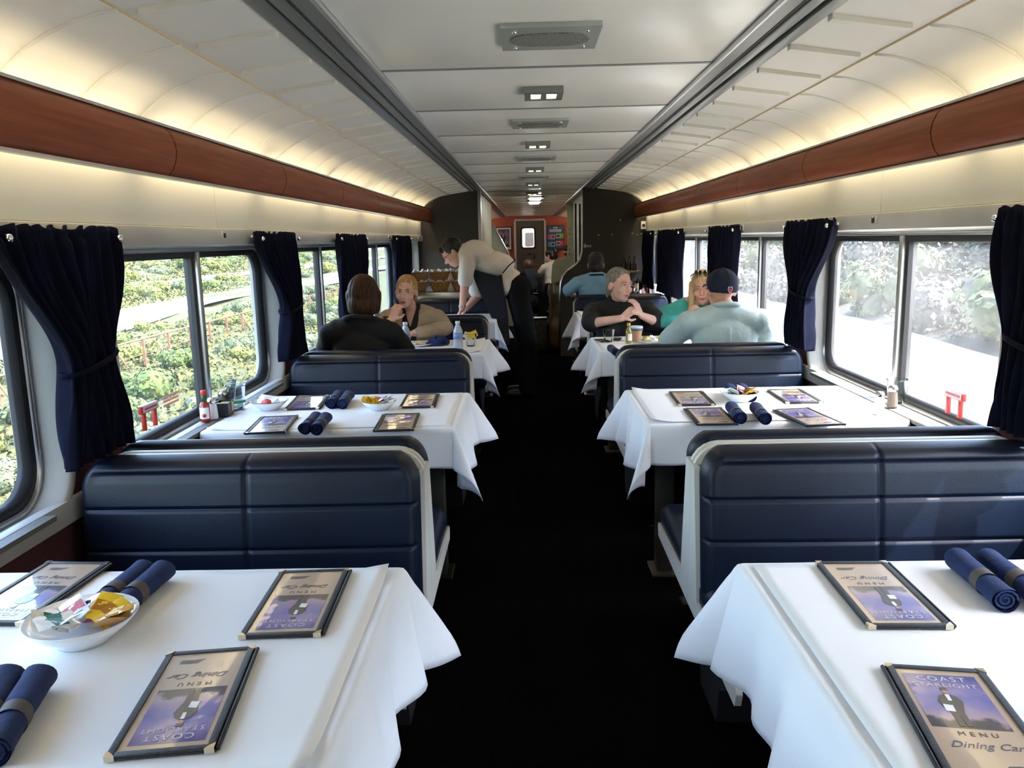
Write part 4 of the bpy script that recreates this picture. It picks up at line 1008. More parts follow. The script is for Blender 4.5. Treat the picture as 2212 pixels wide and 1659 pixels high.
crumple('napkin', 946, 745, 0.085, 0.07, 0.055, M_nap, 'crumpled navy napkin in front of the woman in tan', 'napkin', 3)
def plate(px, py, r, lbl):
    c = at_z(px, py, TOP); mb = MB(); mb.lathe([(r * .6, 0), (r * .62, .003), (r, .014), (r * .99, .016), (r * .62, .006), (0, .005)], 36); o = mb.build('plate', M_china, None, (c.x, c.y, TOP + .001)); tag(o, lbl, 'plate', 'white plates'); return c
c = plate(905, 747, 0.10, 'white plate with wrappers beside the crumpled navy napkin')
for i in range(4):
    k = ['clear white', 'yellow', 'white and teal', 'yellow'][i]
    o = obj('sweetener_packet', PKM[k][0], None, None, (c.x - .05 + .035 * i, c.y + (.02 if i % 2 else -.02), TOP + .014 + .003 * i), (.15, -.1, i * 1.1)); tag(o, k + ' torn wrapper on the plate beside the crumpled napkin', 'wrapper', 'wrappers on the plate')
cup(712, 742, 0.036, 0.10, 'clear glass at the window beside the woman in the black jacket', M_glass)
# table of the man in the cap
cp = cup(1315, 739, 0.040, 0.088, 'clear tumbler with water before the grey-haired woman', M_glass)
mb = MB(); mb.lathe([(0.029, 0.005), (0.033, 0.04), (0, 0.04)], 20); mb.build('water', M_glass, cp)
c = at_z(1358, 742, TOP); t = thing('dressing_bottle', 'slim glass bottle of yellow dressing with gold cap', 'bottle', (c.x, c.y, TOP + .001))
mb = MB(); mb.lathe([(0.018, 0), (0.021, .004), (0.021, .07), (.018, .085), (.010, .10), (.010, .118)], 18); mb.build('body', mat('yellow_dressing_glass', S(140, 130, 44), 0.15, coat=0.7), t)
mb = MB(); mb.lathe([(.0115, .116), (.0120, .118), (.0120, .136), (0, .137)], 14); mb.build('cap', mat('gold_cap', S(186, 150, 80), 0.35, 0.7), t)
mb = MB(); mb.grid(10, 1, lambda u, v: (0.0216 * math.sin(-.4 + 2.2 * u), -0.0216 * math.cos(-.4 + 2.2 * u), .02 + .045 * v)); mb.build('label', M_label, t)
c = at_z(1376, 738, TOP); t = thing('coffee_cup', 'tan paper coffee cup with a pale blue lid beside the dressing bottle', 'cup', (c.x, c.y + .03, TOP + .001))
mb = MB(); mb.lathe([(.029, 0), (.030, .003), (.041, .088)], 24); mb.build('paper_wall', mat('tan_paper_cup', S(186, 138, 104), 0.7), t)
mb = MB(); mb.lathe([(.0425, .074), (.043, .088), (.0425, .09)], 24); mb.build('blue_band', mat('slate_blue_band', S(84, 116, 150), 0.5), t)
mb = MB(); mb.lathe([(.0435, .089), (.0435, .096), (.039, .102), (.037, .099), (0, .099)], 24); mb.build('lid', mat('pale_lid', S(206, 218, 226), 0.4), t)
c = plate(1415, 740, 0.12, 'white plate of salad and bread before the turquoise woman')
M_leaf = mat('salad_leaf', S(104, 142, 60), 0.6, col2=S(150, 170, 80), nscale=30); M_brd = mat('yellow_food', S(222, 186, 92), 0.7, col2=S(236, 220, 170), nscale=30)
for i in range(7):
    m_ = [M_leaf, M_brd, M_lidw][i % 3]; nm_ = ['salad_leaf', 'bread_piece', 'paper_wrapper'][i % 3]
    o = crumple(nm_, 1415, 740, .026, .022, .024, m_, {'salad_leaf': 'green salad leaf', 'bread_piece': 'yellow piece of food', 'paper_wrapper': 'white crumpled wrapper'}[nm_] + ' on the plate before the turquoise woman', ['salad', 'food', 'wrapper'][i % 3], 10 + i)
    o['group'] = 'food on the plate, ' + nm_; a = i * .9; o.location = (c.x + .062 * math.cos(a), c.y + .055 * math.sin(a), TOP + .016)
cup(1452, 742, 0.036, 0.085, 'clear cup beside the hand of the man in the cap', M_plast); cup(1468, 728, 0.036, 0.085, 'clear cup beside the turquoise woman', M_plast)
for p_, rz_, l_ in (((1300, 737), .3, 'black phone beside the clear tumbler'), ((1332, 734), -.2, 'small black case behind the clear tumbler')):
    c = at_z(*p_, TOP); mb = MB(); mb.box(-.032, .032, -.06, .06, 0, .009); o = mb.build('phone' if rz_ > 0 else 'glasses_case', M_blk, None, (c.x, c.y, TOP + .001), (0, 0, rz_), bevel=.003); tag(o, l_, 'phone' if rz_ > 0 else 'case')
# newspaper
c = at_z(1405, 690, TOP); t = thing('newspaper', 'open folded newspaper lying behind the grey-haired woman', 'newspaper', (c.x, c.y, TOP + .001), .2)
M_news = mat('newsprint', S(178, 174, 166), 0.85, col2=S(150, 148, 142), nscale=50)
for sg in (-1, 1):
    mb = MB()
    def fn(u, v, sg=sg): return (sg * .17 * u, (v - .5) * .30, .004 + .055 * math.sin(min(1, u * 1.2) * PI) * (.6 if sg < 0 else 1))
    mb.grid(12, 4, fn); o = mb.build('page', M_news, t, recalc=False); o.modifiers.new('t', 'SOLIDIFY').thickness = .003

# ------------------------------------------------------------------ counter with bread baskets
ct = thing('service_counter', 'low service counter with a steel top edge, holding bread baskets', 'counter', (-0.95, 9.28, 0))
mb = MB(); mb.box(-.43, .43, -.62, .66, 0, .86); mb.build('body', M_bulk, ct)
mb = MB(); mb.box(-.44, .45, -.645, .67, .80, .905); mb.build('counter_top', M_steel, ct, bevel=.012)
M_wick = mat('woven_wicker', S(190, 146, 92), 0.75, col2=S(150, 108, 62), nscale=60, bump=.5, bscale=120)
M_tissue = mat('white_liner_paper', S(236, 234, 230), 0.8)
def basket(x, y, z, lbl):
    t = thing('bread_basket', lbl, 'basket', (x, y, z), random.uniform(0, 3), 'wicker bread baskets on the counter')
    mb = MB(); mb.lathe([(.070, 0), (.072, .004), (.112, .098), (.116, .102), (.108, .098), (.068, .008), (0, .008)], 28); mb.build('wicker_wall', M_wick, t)
    for k in range(22):
        a = 2 * PI * k / 22; mb = MB(); mb.tube([(.073 * math.cos(a), .073 * math.sin(a), .002), (.1145 * math.cos(a), .1145 * math.sin(a), .102)], .0042, 5)
        if k == 0: me_ = mb.mesh('stave', [M_wick])
        obj('stave', me_ if k == 0 else basket.me, None, t, None, (0, 0, a if k else 0)) if (k == 0 or hasattr(basket, 'me')) else None
        if k == 0: basket.me = me_
    mb = MB(); mb.tube([(.115 * math.cos(a), .115 * math.sin(a), .102) for a in [2 * PI * i / 28 for i in range(28)]], .006, 6, closed=True); mb.build('rim', M_wick, t)
    mb = MB()
    def fn(u, v):
        a = 2 * PI * u; r = .085 + .04 * v; return (r * math.cos(a), r * math.sin(a), .078 + .042 * v + .012 * v * math.sin(a * 9 + 1) + .008 * v * math.sin(a * 17))
    mb.grid(60, 4, fn); mb.build('paper_liner', M_tissue, t, recalc=False)
    for k in range(3):
        a = k * 2.1; mb = MB(); mb.lathe([(0, -.018), (.028, -.012), (.036, 0), (.026, .016), (0, .022)], 10, (.04 * math.cos(a), .04 * math.sin(a), .094)); mb.build('wrapped_roll', M_tissue, t)
for px, zs_ in ((903, 2), (950, 2), (997, 2)):
    x = at_y(px, 610, 8.86).x
    for i in range(zs_):
        basket(x, 8.86, .906 + .106 * i, ('lower' if i == 0 else 'upper') + ' wicker bread basket of the stack ' + {903: 'next to the blonde woman\'s hair', 950: 'standing between two others', 997: 'behind the waiter\'s arm'}[px])
c = at_y(978, 590, 9.35); mb = MB(); mb.box(-.11, .11, -.08, .08, 0, .22); o = mb.build('cardboard_box', mat('brown_cardboard', S(140, 116, 88), 0.85), None, (c.x, 9.35, .906), bevel=.004); tag(o, 'plain brown cardboard box on the counter behind the baskets', 'box')

# ------------------------------------------------------------------ far right table with coffee things
t5 = thing('dining_table', 'bare dark table with a coffee pot in front of the man with a lanyard', 'table', ((TX0 + TX1) / 2, TY(4) - .02, 0)); obj('tabletop', tab0.children[0].data, None, t5); leg_parts(t5, 1)
c = at_y(1378, 625, 9.40); t = thing('coffee_pot', 'shiny chrome coffee pot on the bare dark table', 'coffee pot', (c.x, 9.40, TZ + .001))
mb = MB(); mb.lathe([(.055, 0), (.062, .01), (.066, .08), (.058, .14), (.044, .175), (.042, .185)], 24); mb.build('body', M_chrome, t)
mb = MB(); mb.lathe([(.046, .184), (.047, .195), (.02, .21), (.008, .215), (.010, .23), (0, .232)], 20); mb.build('lid', M_blk, t)
mb = MB(); mb.tube([(.055, 0, .16), (.10, 0, .15), (.10, 0, .06), (.06, 0, .03)], .009, 8); mb.build('handle', M_blk, t)
mb = MB(); mb.tube([(-.05, 0, .13), (-.085, 0, .175)], [.016, .010], 8); mb.build('spout', M_chrome, t)
c = at_y(1396, 628, 9.40); cup(0, 0, .055, .16, 'white tall cup beside the chrome coffee pot', M_china, Vector((c.x + .10, 9.34, 0)), 'cup', TZ + .001)
c = at_y(1362, 590, 9.85); t = thing('wall_shelf', 'small tan shelf on the dark bulkhead above the coffee pot', 'shelf', (c.x, 9.93, 1.02)); mb = MB(); mb.box(-.13, .13, -.1, .068, 0, .02); mb.build('board', mat('tan_shelf', S(150, 132, 104), 0.7), t)
mb = MB(); mb.prism([(-.09, 0), (.06, 0), (.06, -.1)], -.01, .01, 'x'); mb.build('bracket', M_leg, t)
for i, dx in enumerate((-.07, -.01, .055)):
    b = thing('syrup_bottle', 'dark bottle on the small tan shelf', 'bottle', (c.x + dx, 9.90, 1.0205), 0, 'dark bottles on the shelf'); mb = MB(); mb.lathe([(.024, 0), (.026, .01), (.026, .10), (.012, .14), (.011, .17)], 14); mb.build('body', mat('dark_brown_glass', S(36, 28, 24), 0.2), b); mb = MB(); mb.lathe([(.013, .17), (.013, .19), (0, .191)], 12); mb.build('cap', M_blk, b)
o = crumple('red_bag', 1435, 632, .16, .10, .13, mat('red_cloth_bag', S(130, 24, 34), 0.8, bump=.3, bscale=30), 'crumpled red cloth bag on the bare dark table', 'bag', 8); c = at_y(1432, 635, 9.40); o.location = (1.17, 9.62, TZ + .001)

# ------------------------------------------------------------------ passage: rubbish bag and steel box
c = at_y(1196, 740, 10.65); t = thing('rubbish_bag', 'tall clear tan plastic rubbish bag full of paper in the passage', 'rubbish bag', (c.x + .07, 10.70, 0))
mb = MB()
def fn(u, v):
    a = 2 * PI * u; z = .86 * v; r = (.145 + .025 * math.sin(v * 7) - .03 * (v > .85) * (v - .85) / .15 * 1.5) * (1 + .16 * mnoise.noise(Vector((math.cos(a) * 2, math.sin(a) * 2, v * 7))))
    if v < .06: r *= .8 + 3.3 * v
    return (r * math.cos(a), r * math.sin(a), z + .02 * math.sin(a * 5) * (v > .95))
mb.grid(30, 34, fn); mb.build('bag', mat('tan_translucent_plastic', S(124, 104, 68), 0.35, col2=S(84, 66, 40), nscale=9, ramp=(.3, .7), coat=.5, coat_r=.2, bump=.5, bscale=25), t)
mb = MB(); mb.grid(24, 4, lambda u, v: ((.13 * (1 - v)) * math.cos(2 * PI * u), (.13 * (1 - v)) * math.sin(2 * PI * u), .80 + .03 * mnoise.noise(Vector((u * 8, v * 5, 2))))); mb.build('paper_waste', mat('waste_paper', S(150, 130, 90), 0.8, col2=S(90, 70, 40), nscale=20), t)
a = at_y(1146, 690, 10.55); b = at_y(1181, 690, 10.55)
t = thing('steel_box', 'low steel box on the floor beside the rubbish bag', 'box', ((a.x + b.x) / 2, 10.62, 0)); hw_ = (b.x - a.x) / 2
mb = MB(); mb.box(-hw_, hw_, -.09, .09, 0, .40); mb.build('body', mat('dull_steel', S(96, 98, 100), .45, .6, col2=S(70, 72, 74), nscale=20), t, bevel=.006); mb = MB(); mb.box(-hw_ - .005, hw_ + .005, -.095, .095, .40, .43); mb.build('lid', M_blk, t, bevel=.004)

# ------------------------------------------------------------------ window pull handles
def pull(px, py, s, lbl):
    c = at_x(px, py, s * 1.432); t = thing('window_handle', lbl, 'handle', (s * 1.432, c.y, c.z - .025))
    m_r = mat('red_handle_plastic', S(196, 40, 36), 0.4)
    for dy in (-.055, .055):
        mb = MB(); mb.box(-.007, .007, dy * .75 - .007, dy * .75 + .007, -.025, .042); mb.build('leg', m_r, t, bevel=.003)
    mb = MB(); mb.box(-.008, .008, -.062, .062, .036, .064); pl__ = mb.build('grip', m_r, t, bevel=.003)
    mb = MB(); mb.box(-s * .0085 - .001, -s * .0085 + .001, -.058, .058, .041, .062); mb.build('label_plate', mat('white_lilac_label', S(226, 214, 222), .5), pl__)
    mb = MB(); mb.box(-s * .0100 - .0005, -s * .0100 + .0005, -.046, .046, .048, .055); mb.build('printed_line', m_r, pl__)
pull(322, 895, -1, 'red window pull handle under the pane facing green shrubs'); pull(2062, 868, 1, 'red window pull handle under the bright hazy pane')
c = at_x(372, 862, -1.48)  # pale red bars on the pane stand in for reflected red lettering
for z in (0, .016, .032):
    mb = MB(); mb.box(-.0005, .0005, -.07, .07, 0, .009); o = mb.build('painted_reflection', mat('red_text_reflection', S(255, 176, 158), .6), bpy.data.objects['window_4'], (-1.4855, c.y - 3.40, c.z + z - .02))

# ------------------------------------------------------------------ posters on the end wall
def poster(x0, y0, x1, y1, lbl):
    a = at_y(x0, y0, YE - .02); b = at_y(x1, y1, YE - .02); t = thing('poster', lbl, 'poster', ((a.x + b.x) / 2, YE - .001, (a.z + b.z) / 2)); w_ = abs(b.x - a.x) / 2; h_ = abs(a.z - b.z) / 2
    mb = MB(); mb.box(-w_, w_, -.03, 0, -h_, h_); mb.build('frame', M_blk, t, bevel=.006); t.rotation_euler = (0, 0, 0); return t, w_, h_
t, w_, h_ = poster(1070, 490, 1107, 541, 'framed poster of a dark-coated steward on purple, on the terracotta wall')
mb = MB(); mb.box(-w_ + .03, w_ - .03, -.033, -.030, -h_ + .03, h_ - .03); mb.build('mat_board', M_label, t)
mb = MB(); mb.add([(-w_ + .065, 0, 0), (w_ - .065, 0, 0), (w_ - .065, 2 * h_ - .16, 0), (-w_ + .065, 2 * h_ - .16, 0)], [(0, 1, 2, 3)]); mb.build('picture', M_pic, t, (0, -.0345, -h_ + .09), (PI / 2, 0, 0))
fe = thing('printed_figure', None, None); fe.parent = t; fe.location = (-.02, -.0355, -h_ + .10); fe.rotation_euler = (PI / 2, 0, 0); figure_parts(fe, 1.5 * h_, 0, 0, 0)
t, w_, h_ = poster(1181, 487, 1219, 539, 'framed blue poster with four coloured picture squares, on the terracotta wall')
mb = MB(); mb.box(-w_ + .025, w_ - .025, -.033, -.030, -h_ + .025, h_ - .025); mb.build('blue_ground', mat('poster_blue', S(44, 110, 150), .4, col2=S(30, 84, 124), nscale=3), t)
for i, (z_, l_) in enumerate(((.80, .3), (.62, .8), (.50, .75))):
    mb = MB()
    for k in range(int(l_ * 10)):
        x_ = (-l_ + 2 * l_ * (k + .5) / int(l_ * 10)) * w_ * .9; mb.box(x_ - .018, x_ + .014, -.0345, -.033, z_ * h_ - .018, z_ * h_ + .018)
    mb.build('print_line', M_wprint, t)
for i, (x_, z_, c_) in enumerate(((-.5, .05, (206, 96, 170)), (.5, .12, (140, 200, 80)), (-.5, -.55, (60, 180, 224)), (.5, -.48, (232, 70, 100)))):
    mb = MB(); mb.box((x_ - .42) * w_, (x_ + .42) * w_, -.0345, -.033, (z_ - .2) * h_, (z_ + .2) * h_); b_ = mb.build('colour_square', mat('poster_square_%d' % i, S(*c_), .4), t)
    sg = -1 if x_ > 0 else 1; mb = MB(); mb.box((x_ + sg * .2 - .24) * w_, (x_ + sg * .2 + .24) * w_, -.0355, -.0345, (z_ - .17) * h_, (z_ + .17) * h_); mb.build('photo_border', M_wprint, b_)
    mb = MB(); mb.box((x_ + sg * .2 - .17) * w_, (x_ + sg * .2 + .17) * w_, -.0362, -.0355, (z_ - .11) * h_, (z_ + .12) * h_); mb.build('photo', mat('poster_photo', S(120, 110, 100), .4, col2=S(60, 66, 80), nscale=8), b_)

# ------------------------------------------------------------------ people
def add_capsule(bm, a, ra, b, rb, seg=14):
    a = Vector(a); b = Vector(b); d = b - a; L = d.length
    rows = []
    n = 5
    for i in range(n + 1):
        t = PI / 2 * i / n; rows.append((-ra * math.cos(t), ra * math.sin(t)))
    for i in range(n + 1):
        t = PI / 2 * i / n; rows.append((L + rb * math.sin(t), rb * math.cos(t)))
    q = Vector((0, 0, 1)).rotation_difference(d.normalized()) if L > 1e-6 else Matrix.Identity(3).to_quaternion()
    V = []
    for z, r in rows:
        V.append([bm.verts.new(a + q @ Vector((max(r, 1e-5) * math.cos(2 * PI * k / seg), max(r, 1e-5) * math.sin(2 * PI * k / seg), z))) for k in range(seg)])
    for j in range(len(V) - 1):
        for k in range(seg): bm.faces.new((V[j][k], V[j][(k + 1) % seg], V[j + 1][(k + 1) % seg], V[j + 1][k]))
    bm.faces.new(list(reversed(V[0]))); bm.faces.new(V[-1])
def add_ell(bm, c, r, M=None, seg=20, rings=14):
    c = Vector(c); V = []
    for j in range(1, rings):
        t = PI * j / rings
        row = []
        for k in range(seg):
            p = Vector((r[0] * math.sin(t) * math.cos(2 * PI * k / seg), r[1] * math.sin(t) * math.sin(2 * PI * k / seg), -r[2] * math.cos(t)))
            row.append(bm.verts.new(c + ((M @ p) if M is not None else p)))
        V.append(row)
    for j in range(len(V) - 1):
        for k in range(seg): bm.faces.new((V[j][k], V[j][(k + 1) % seg], V[j + 1][(k + 1) % seg], V[j + 1][k]))
    bm.faces.new(list(reversed(V[0]))); bm.faces.new(V[-1])
def sculpt(name, parts, voxel=0.006, smooth=6, m=None, parent=None, cut=None, noise=None):
    """one continuous skin grown over overlapping volumes"""
    bm = bmesh.new()
    for p in parts:
        if p[0] == 'c': add_capsule(bm, p[1], p[2], p[3], p[4])
        else: add_ell(bm, p[1], p[2], p[3] if len(p) > 3 else None)
    bmesh.ops.recalc_face_normals(bm, faces=bm.faces)
    me = bpy.data.meshes.new(name); bm.to_mesh(me); bm.free()
    o = bpy.data.objects.new(name + '_tmp', me); link(o)
    r = o.modifiers.new('r', 'REMESH'); r.mode = 'VOXEL'; r.voxel_size = voxel
    if smooth: s_ = o.modifiers.new('s', 'SMOOTH'); s_.factor = 0.5; s_.iterations = smooth
    dg = bpy.context.evaluated_depsgraph_get(); dg.update()
    me2 = bpy.data.meshes.new_from_object(o.evaluated_get(dg)); bpy.data.objects.remove(o)
    if cut or noise:
        bm = bmesh.new(); bm.from_mesh(me2)
        if cut: bmesh.ops.delete(bm, geom=[f for f in bm.faces if cut(f.calc_center_median())], context='FACES')
        if noise:
            bm.normal_update()
            for v in bm.verts: v.co += v.normal * noise(v.co)
        bm.to_mesh(me2); bm.free()
    for p in me2.polygons: p.use_smooth = True
    me2.name = name; me2.materials.clear(); me2.materials.append(m)
    return obj(name, me2, None, parent)
def wrinkle(amp, sc): return lambda co: amp * mnoise.noise(Vector((co.x * sc, co.y * sc * 1.3, co.z * sc * .7)))
M_skin = mat('fair_skin', S(214, 166, 146), 0.55, col2=S(206, 154, 134), nscale=12)
M_skin_w = mat('pale_skin', S(222, 180, 162), 0.55, col2=S(214, 168, 150), nscale=12)
M_skin_d = mat('dark_skin', S(84, 56, 44), 0.5, col2=S(74, 48, 38), nscale=12)
M_eye = mat('eye_white', S(226, 222, 216), 0.25); M_iris = mat('dark_iris', S(56, 52, 50), 0.3); M_lip = mat('lip', S(176, 100, 90), 0.5); M_brow = mat('eyebrow', S(110, 84, 62), 0.9)
M_trou = mat('black_trousers', (0.004, 0.0045, 0.006), 0.9, bump=.2, bscale=40, spec=.2)
def head_frame(c, yaw=0, pitch=0, roll=0): return Matrix.Translation(Vector(c)) @ Matrix.Rotation(yaw, 4, 'Z') @ Matrix.Rotation(pitch, 4, 'X') @ Matrix.Rotation(roll, 4, 'Y')
def head_parts(F, k=1.0, female=False):
    R = F.to_3x3(); P = lambda x, y, z: F @ Vector((x * k, y * k, z * k)); j = .92 if female else 1.0
    e = lambda c, r: ('e', P(*c), tuple(q * k for q in r), R)
    cp = lambda a, ra, b, rb: ('c', P(*a), ra * k, P(*b), rb * k)
    out = [e((0, .012, .032), (.074, .094, .088)), e((0, -.022, -.03), (.064 * j, .068, .078)), e((0, -.048, -.088), (.034 * j, .034, .028)), e((0, -.03, -.07), (.052 * j, .05, .04)),
           cp((-.034, -.076, .026), .013, (.034, -.076, .026), .013), cp((0, -.086, .012), .009, (0, -.104, -.026), .0135), cp((-.012, -.092, -.03), .0085, (.012, -.092, -.03), .0085),
           e((.04, -.058, -.028), (.024, .024, .024)), e((-.04, -.058, -.028), (.024, .024, .024)), cp((-.016, -.084, -.058), .0085, (.016, -.084, -.058), .0085), cp((-.012, -.082, -.07), .009, (.012, -.082, -.07), .009)]
    for s in (-1, 1): out.append(e((s * .076, .012, -.006), (.011, .020, .031)))
    return out
def face_details(F, par, k=1.0, look=0.0, lip=M_lip, brow=M_brow):
    R = F.to_3x3(); P = lambda x, y, z: F @ Vector((x * k, y * k, z * k)); rot = R.to_euler()
    for s in (-1, 1):
        mb = MB(); mb.lathe([(0, -.0075), (.007, -.006), (.0115, 0), (.007, .006), (0, .0075)], 12); e = mb.build('eye', M_eye, par, P(s * .031, -.0775, .006), (R @ Matrix.Rotation(0, 3, 'X')).to_euler())
        mb = MB(); mb.lathe([(0, -.002), (.0048, -.001), (.0048, .001), (0, .002)], 10); i_ = mb.build('iris', M_iris, e, (look * .006, -.0108, 0), (PI / 2, 0, 0))
        mb = MB(); mb.tube([P(s * .015, -.088, .026), P(s * .030, -.0905, .031), P(s * .046, -.080, .027)], [.003 * k, .0035 * k, .002 * k], 6); mb.build('eyebrow', brow, par)
        mb = MB(); mb.tube([P(s * .020, -.0865, .013), P(s * .031, -.0895, .0165), P(s * .043, -.082, .012)], .0022 * k, 6); mb.build('eyelid', M_lip, par)
    mb = MB(); mb.tube([P(-.022, -.0865, -.065), P(-.008, -.0945, -.062), P(.008, -.0945, -.062), P(.022, -.0865, -.065)], [.002 * k, .0042 * k, .0042 * k, .002 * k], 6)
    mb.tube([P(-.020, -.0865, -.067), P(0, -.0945, -.0705), P(.020, -.0865, -.067)], [.002 * k, .0055 * k, .002 * k], 6); mb.build('mouth', lip, par)
def hand_parts(wrist, dirn, palm_n, curl=0.6, k=1.0, side=1):
    """palm, four fingers and a thumb; dirn points along the fingers, palm_n out of the palm"""
    w = Vector(wrist); d = Vector(dirn).normalized(); n = Vector(palm_n); n = (n - d * n.dot(d)).normalized(); s = d.cross(n) * side; out = []
    for t in (-.028, -.010, .010, .028): out.append(('c', w + s * t * .6 * k, .014 * k, w + d * .085 * k + s * t * k, .0125 * k))
    for t, L in ((-.030, .062), (-.010, .075), (.011, .080), (.031, .070)):
        p = w + d * .088 * k + s * t * k; a = 0.0; seg = [.45, .32, .25]
        for i, f in enumerate(seg):
            a += curl * (.55 if i == 0 else .8); q = p + (d * math.cos(a) + n * math.sin(a)) * L * f * k; out.append(('c', p, (.0088 - .0009 * i) * k, q, (.0082 - .0009 * i) * k)); p = q
    p = w + d * .02 * k + s * .028 * k; q = p + (d * .55 + s * .75 + n * .35).normalized() * .042 * k; r = q + (d * .9 + s * .15 + n * .45).normalized() * .032 * k
    out += [('c', p, .013 * k, q, .0105 * k), ('c', q, .0102 * k, r, .0085 * k)]
    return out
def V(*a): return Vector(a)
def person(label, loc, rz, hz, head_off, yaw, pitch, skin, top_m, arms, female=False, sleeve=0.55, hk=1.0, wide=1.0, look=0.0, lean=0.0, voxel=.0062, face=True, cut=None, over=None, legs=True, kneel=False, top_name='shirt', brow=M_brow, sleeve_r=1.0, nk=.175, tvox=.0075):
    """a seated figure; local frame looks along -y, origin on the floor under the hips"""
    t = thing('person', label, 'person', loc, rz); sh = hz - nk; sw = (.165 if female else .185) * wide
    hc = V(head_off[0], head_off[1] - lean * .45, hz); F = head_frame(hc, yaw, pitch, head_off[2] if len(head_off) > 2 else 0)
    L = lambda z: -lean * max(0, z - .55) / .6 * .5
    neckb = V(0, L(sh + .02) + .015, sh + .045)
    body = head_parts(F, hk, female) + [('c', F @ V(0, .022, -.07), .050 * (.9 if female else 1.05), neckb, .056 * (.92 if female else 1.1))]
    tor = [('e', V(0, L(sh - .12), sh - .12), (sw * .88, .098, .15)), ('e', V(0, .01, .62), (.155 * wide, .115, .13)), ('e', V(0, L(.75), .76), (.145 * wide, .105, .16)), ('c', V(-sw * .72, L(sh) + .01, sh - .018), .060, V(sw * .72, L(sh) + .01, sh - .018), .060), ('c', neckb - V(0, 0, .02), .062, V(-sw * .8, L(sh) + .01, sh - .02), .05), ('c', neckb - V(0, 0, .02), .062, V(sw * .8, L(sh) + .01, sh - .02), .05)]
    if female: tor += [('e', V(s * .07, L(sh - .14) - .07, sh - .15), (.062, .055, .062)) for s in (-1, 1)]
    body += tor
    infl = lambda ps, d: [((p[0], p[1], p[2] + d, p[3], p[4] + d) if p[0] == 'c' else (p[0], p[1], tuple(q + d for q in p[2])) + tuple(p[3:])) for p in ps]
    top = infl(tor, .014)
    top = [p for p in top]
    for s, (el, wr, hd, pn, cu) in zip((-1, 1), arms):
        S_ = V(s * sw, L(sh) + .01, sh - .03); el = V(*el); wr = V(*wr)
        body += [('c', S_, .050, el, .038), ('c', el, .040, wr, .026)]
        body += hand_parts(wr, hd, pn, cu, .95 if female else 1.05, s)
        r0 = .066 * sleeve_r
        if sleeve <= 1: e2 = S_.lerp(el, sleeve); top += [('c', S_, r0, e2, .058 * sleeve_r + .004)]
        else: e2 = el.lerp(wr, sleeve - 1); top += [('c', S_, r0, el, .052 * sleeve_r), ('c', el, .052 * sleeve_r, e2, .040 * sleeve_r)]
    tr = []
    if legs:
        for s in (-1, 1):
            hip = V(s * .085, .02, .555); kn = V(s * .12, -.42, .545); an = V(s * .12, -.40, .10)
            if kneel: kn = V(s * .12, -.40, .12); hip = V(s * .085, .02, .30); an = V(s * .10, .05, .06)
            body += [('c', hip, .07, kn, .05), ('c', kn, .05, an, .035), ('c', an - V(0, -.02, .045), .035, an + V(0, -.13, -.062), .028)]
            tr += [('c', hip, .088, kn, .066), ('c', kn, .066, an + V(0, 0, -.02), .055)]
    b = sculpt('body', body, voxel, 4, skin, t)
    if legs:
        pants = sculpt('trousers', tr + [('e', V(0, .02, .58 if not kneel else .36), (.17 * wide, .13, .12))], .012, 6, M_trou, t)
        for s in (-1, 1):
            a = V(s * .12, -.40, .06) if not kneel else V(s * .10, .05, .05)
            sculpt('shoe', [('c', a + V(0, .03, -.012), .042, a + V(0, -.15, -.022), .033)], .012, 3, M_blk, t)
    tp = sculpt(top_name, top, tvox, 8, top_m, t, cut=cut, noise=wrinkle(.006, 16))
    if face: face_details(F, t, hk, look, brow=brow)
    return t, F, sh, sw, neckb
def hair(F, parts, m, par, k=1.0, voxel=.006, smooth=5, cut=None, strands=.0035):
    R = F.to_3x3(); ps = []
    for p in parts:
        if p[0] == 'e': ps.append(('e', F @ (V(*p[1]) * k), tuple(q * k for q in p[2]), R))
        else: ps.append(('c', F @ (V(*p[1]) * k), p[2] * k, F @ (V(*p[3]) * k), p[4] * k))
    Fi = F.inverted()
    def nz(co):
        q = Fi @ co; a = math.atan2(q.y, q.x); return strands * (mnoise.noise(Vector((a * 7, q.z * 6, 1))) + .5 * mnoise.noise(Vector((a * 19, q.z * 10, 5))))
    return sculpt('hair', ps, voxel, smooth, m, par, cut=(lambda c: cut(Fi @ c)) if cut else None, noise=nz)
SEAT_F = .02
def spot(px, py, y): return at_y(px, py, y)

# woman seen from behind, black jacket
M_jack = mat('black_jacket_cloth', S(13, 13, 16), 0.85, col2=S(10, 10, 12), nscale=20, bump=.2, bscale=60)
q = spot(785, 643, 4.72)
t, F, sh, sw, nb = person('woman with brown bobbed hair in a black jacket, seen from behind', (q.x - .02, 4.70, SEAT_F), PI, q.z - SEAT_F, (.02 * -1, -.03), .12, -.05, M_skin_w, M_jack,
    [((-.25, -.10, .78), (-.16, -.36, .775), (.5, -.8, 0), (0, 0, -1), .3), ((.25, -.10, .78), (.14, -.36, .775), (-.5, -.8, 0), (0, 0, -1), .3)], True, 1.9, face=False, wide=1.10, top_name='jacket', voxel=.008)
hair(F, [('e', (0, .020, .040), (.090, .108, .100)), ('e', (0, .045, -.030), (.090, .085, .085)), ('c', (-.068, .02, .02), .036, (-.064, .035, -.062), .032), ('c', (.068, .02, .02), .036, (.064, .035, -.062), .032), ('e', (0, .06, -.06), (.066, .05, .045))], mat('brown_hair', S(78, 48, 30), 0.6, col2=S(36, 22, 15), nscale=5, stretch=(26, 26, 2), spec=.25), t)
mb = MB(); mb.tube([(.115 * math.cos(a) * .72, nb.y + .010 + .085 * math.sin(a), nb.z + .012 + .018 * math.sin(a)) for a in [PI * i / 14 for i in range(15)]], .016, 8); mb.build('collar', M_jack, t)

